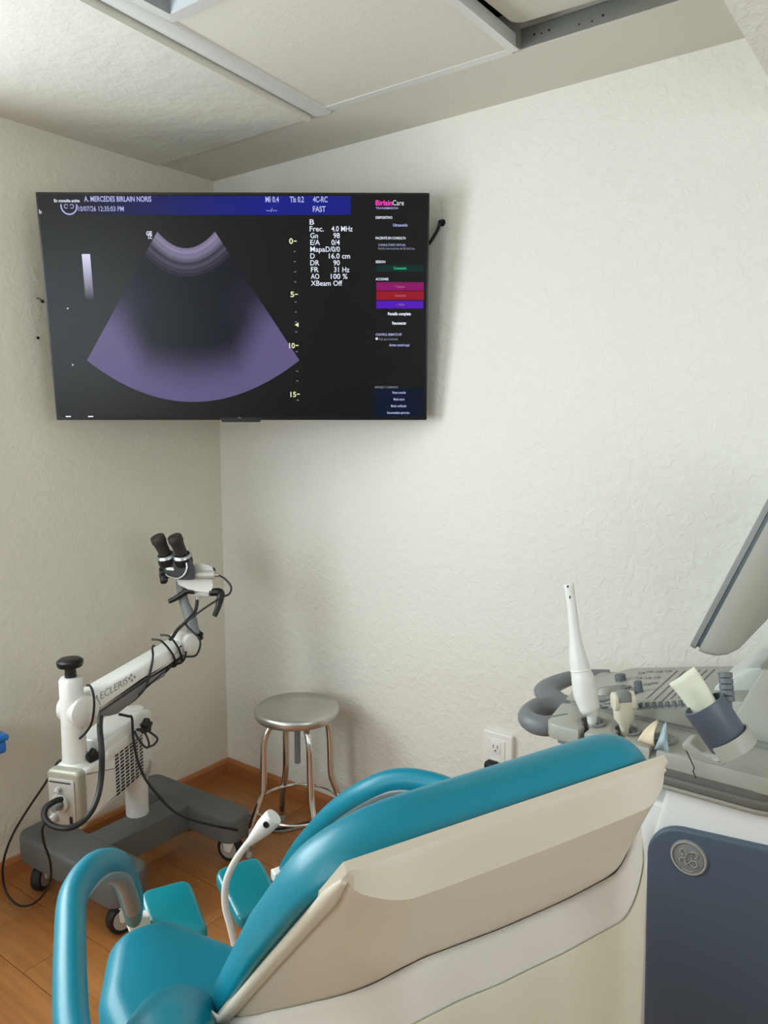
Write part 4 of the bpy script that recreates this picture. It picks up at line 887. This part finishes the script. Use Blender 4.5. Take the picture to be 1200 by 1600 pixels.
# ------------------------------------------------------------------ tilted cup on the tray side, with a packet and a brush inside
yc = -.655
c0 = onY(1142, 1163, yc); c1 = onY(1097, 1099, yc+.0)
ca = (c1-c0).normalized(); ca = (ca+V((0, .0, .0))-FW*.12).normalized(); Lc = (c1-c0).length
cupo = empty('cup', c0, 'slate blue cylindrical cup tilted in a bracket at the machine side', 'cup')
rC = .0385
MB().lathe(c0, ca, [(0, .001), (0, rC-.004), (.004, rC-.001), (Lc, rC+.001), (Lc+.001, rC), (Lc+.001, rC-.0025), (Lc-.004, rC-.003), (.008, rC-.004), (.006, .001)], 40).build('cup_wall', 'cup', cupo)
hb = us
uu = ca.cross(V((0, 1, 0))).normalized()
if uu.x < 0: uu = -uu
ww = ca.cross(uu).normalized()
rs = []
for k in range(19):
    t = -1.9+k*3.9/18; P = lambda r, h: c0+ca*h+(uu*math.cos(t)+(-ww if ww.y > 0 else ww)*math.sin(t))*r
    rs.append([P(rC+.0015, -.012), P(rC+.0015, .016), P(rC+.005, .016), P(rC+.005, -.012)])
MB().rings(rs).build('cup_cradle', 'us_grey', hb)
rs = []
MB().lathe(c0, ca, [(-.014, .001), (-.014, rC-.002), (-.008, rC+.004), (-.006, rC), (-.006, .001)], 28).build('cup_cradle', 'us_grey', hb)
bpl = [onY(x, y, yc+.03) for x, y in ((1060, 1162), (1078, 1160), (1098, 1176), (1138, 1184), (1130, 1198), (1104, 1194), (1080, 1182))]
MB().slab(rpoly([(p.x, p.z, .008) for p in bpl]), lambda u, v, w: V((u, yc+.03+w, v)), 0, .05, .004, .004, 2).build('bracket_plate', 'us_grey', hb)
d1 = onY(1045, 1068, yc+.0); 
pk = quad(c0+ca*.02-uu*.026, c0+ca*.02+uu*.020, onY(1084, 1042, yc+.01), onY(1045, 1069, yc+.005), 10, ww*.006, .0025, 3)
sheet('paper_packet', pk, 'paper', .004, 'off white paper packet standing in the slate blue cup', 'packet')
bq0 = c0+ca*.03+uu*.022-FW*-.008; bq1 = onY(1133, 1050, yc+.03)
br = empty('ribbed_handle', bq0, 'dark grey ribbed plastic handle leaning in the slate blue cup behind the packet', 'handle')
bx = (bq1-bq0).normalized(); 
MB().tube([bq0, bq1], .007, 10, 0).build('core', 'knob', br)
nb = 5
for k in range(nb):
    s0 = .42+k*.115; MB().lathe(bq0+(bq1-bq0)*s0, bx, [(0, .008), (.001, .0125), (.010, .0125), (.011, .008)], 14).build('rib', 'knob', br)
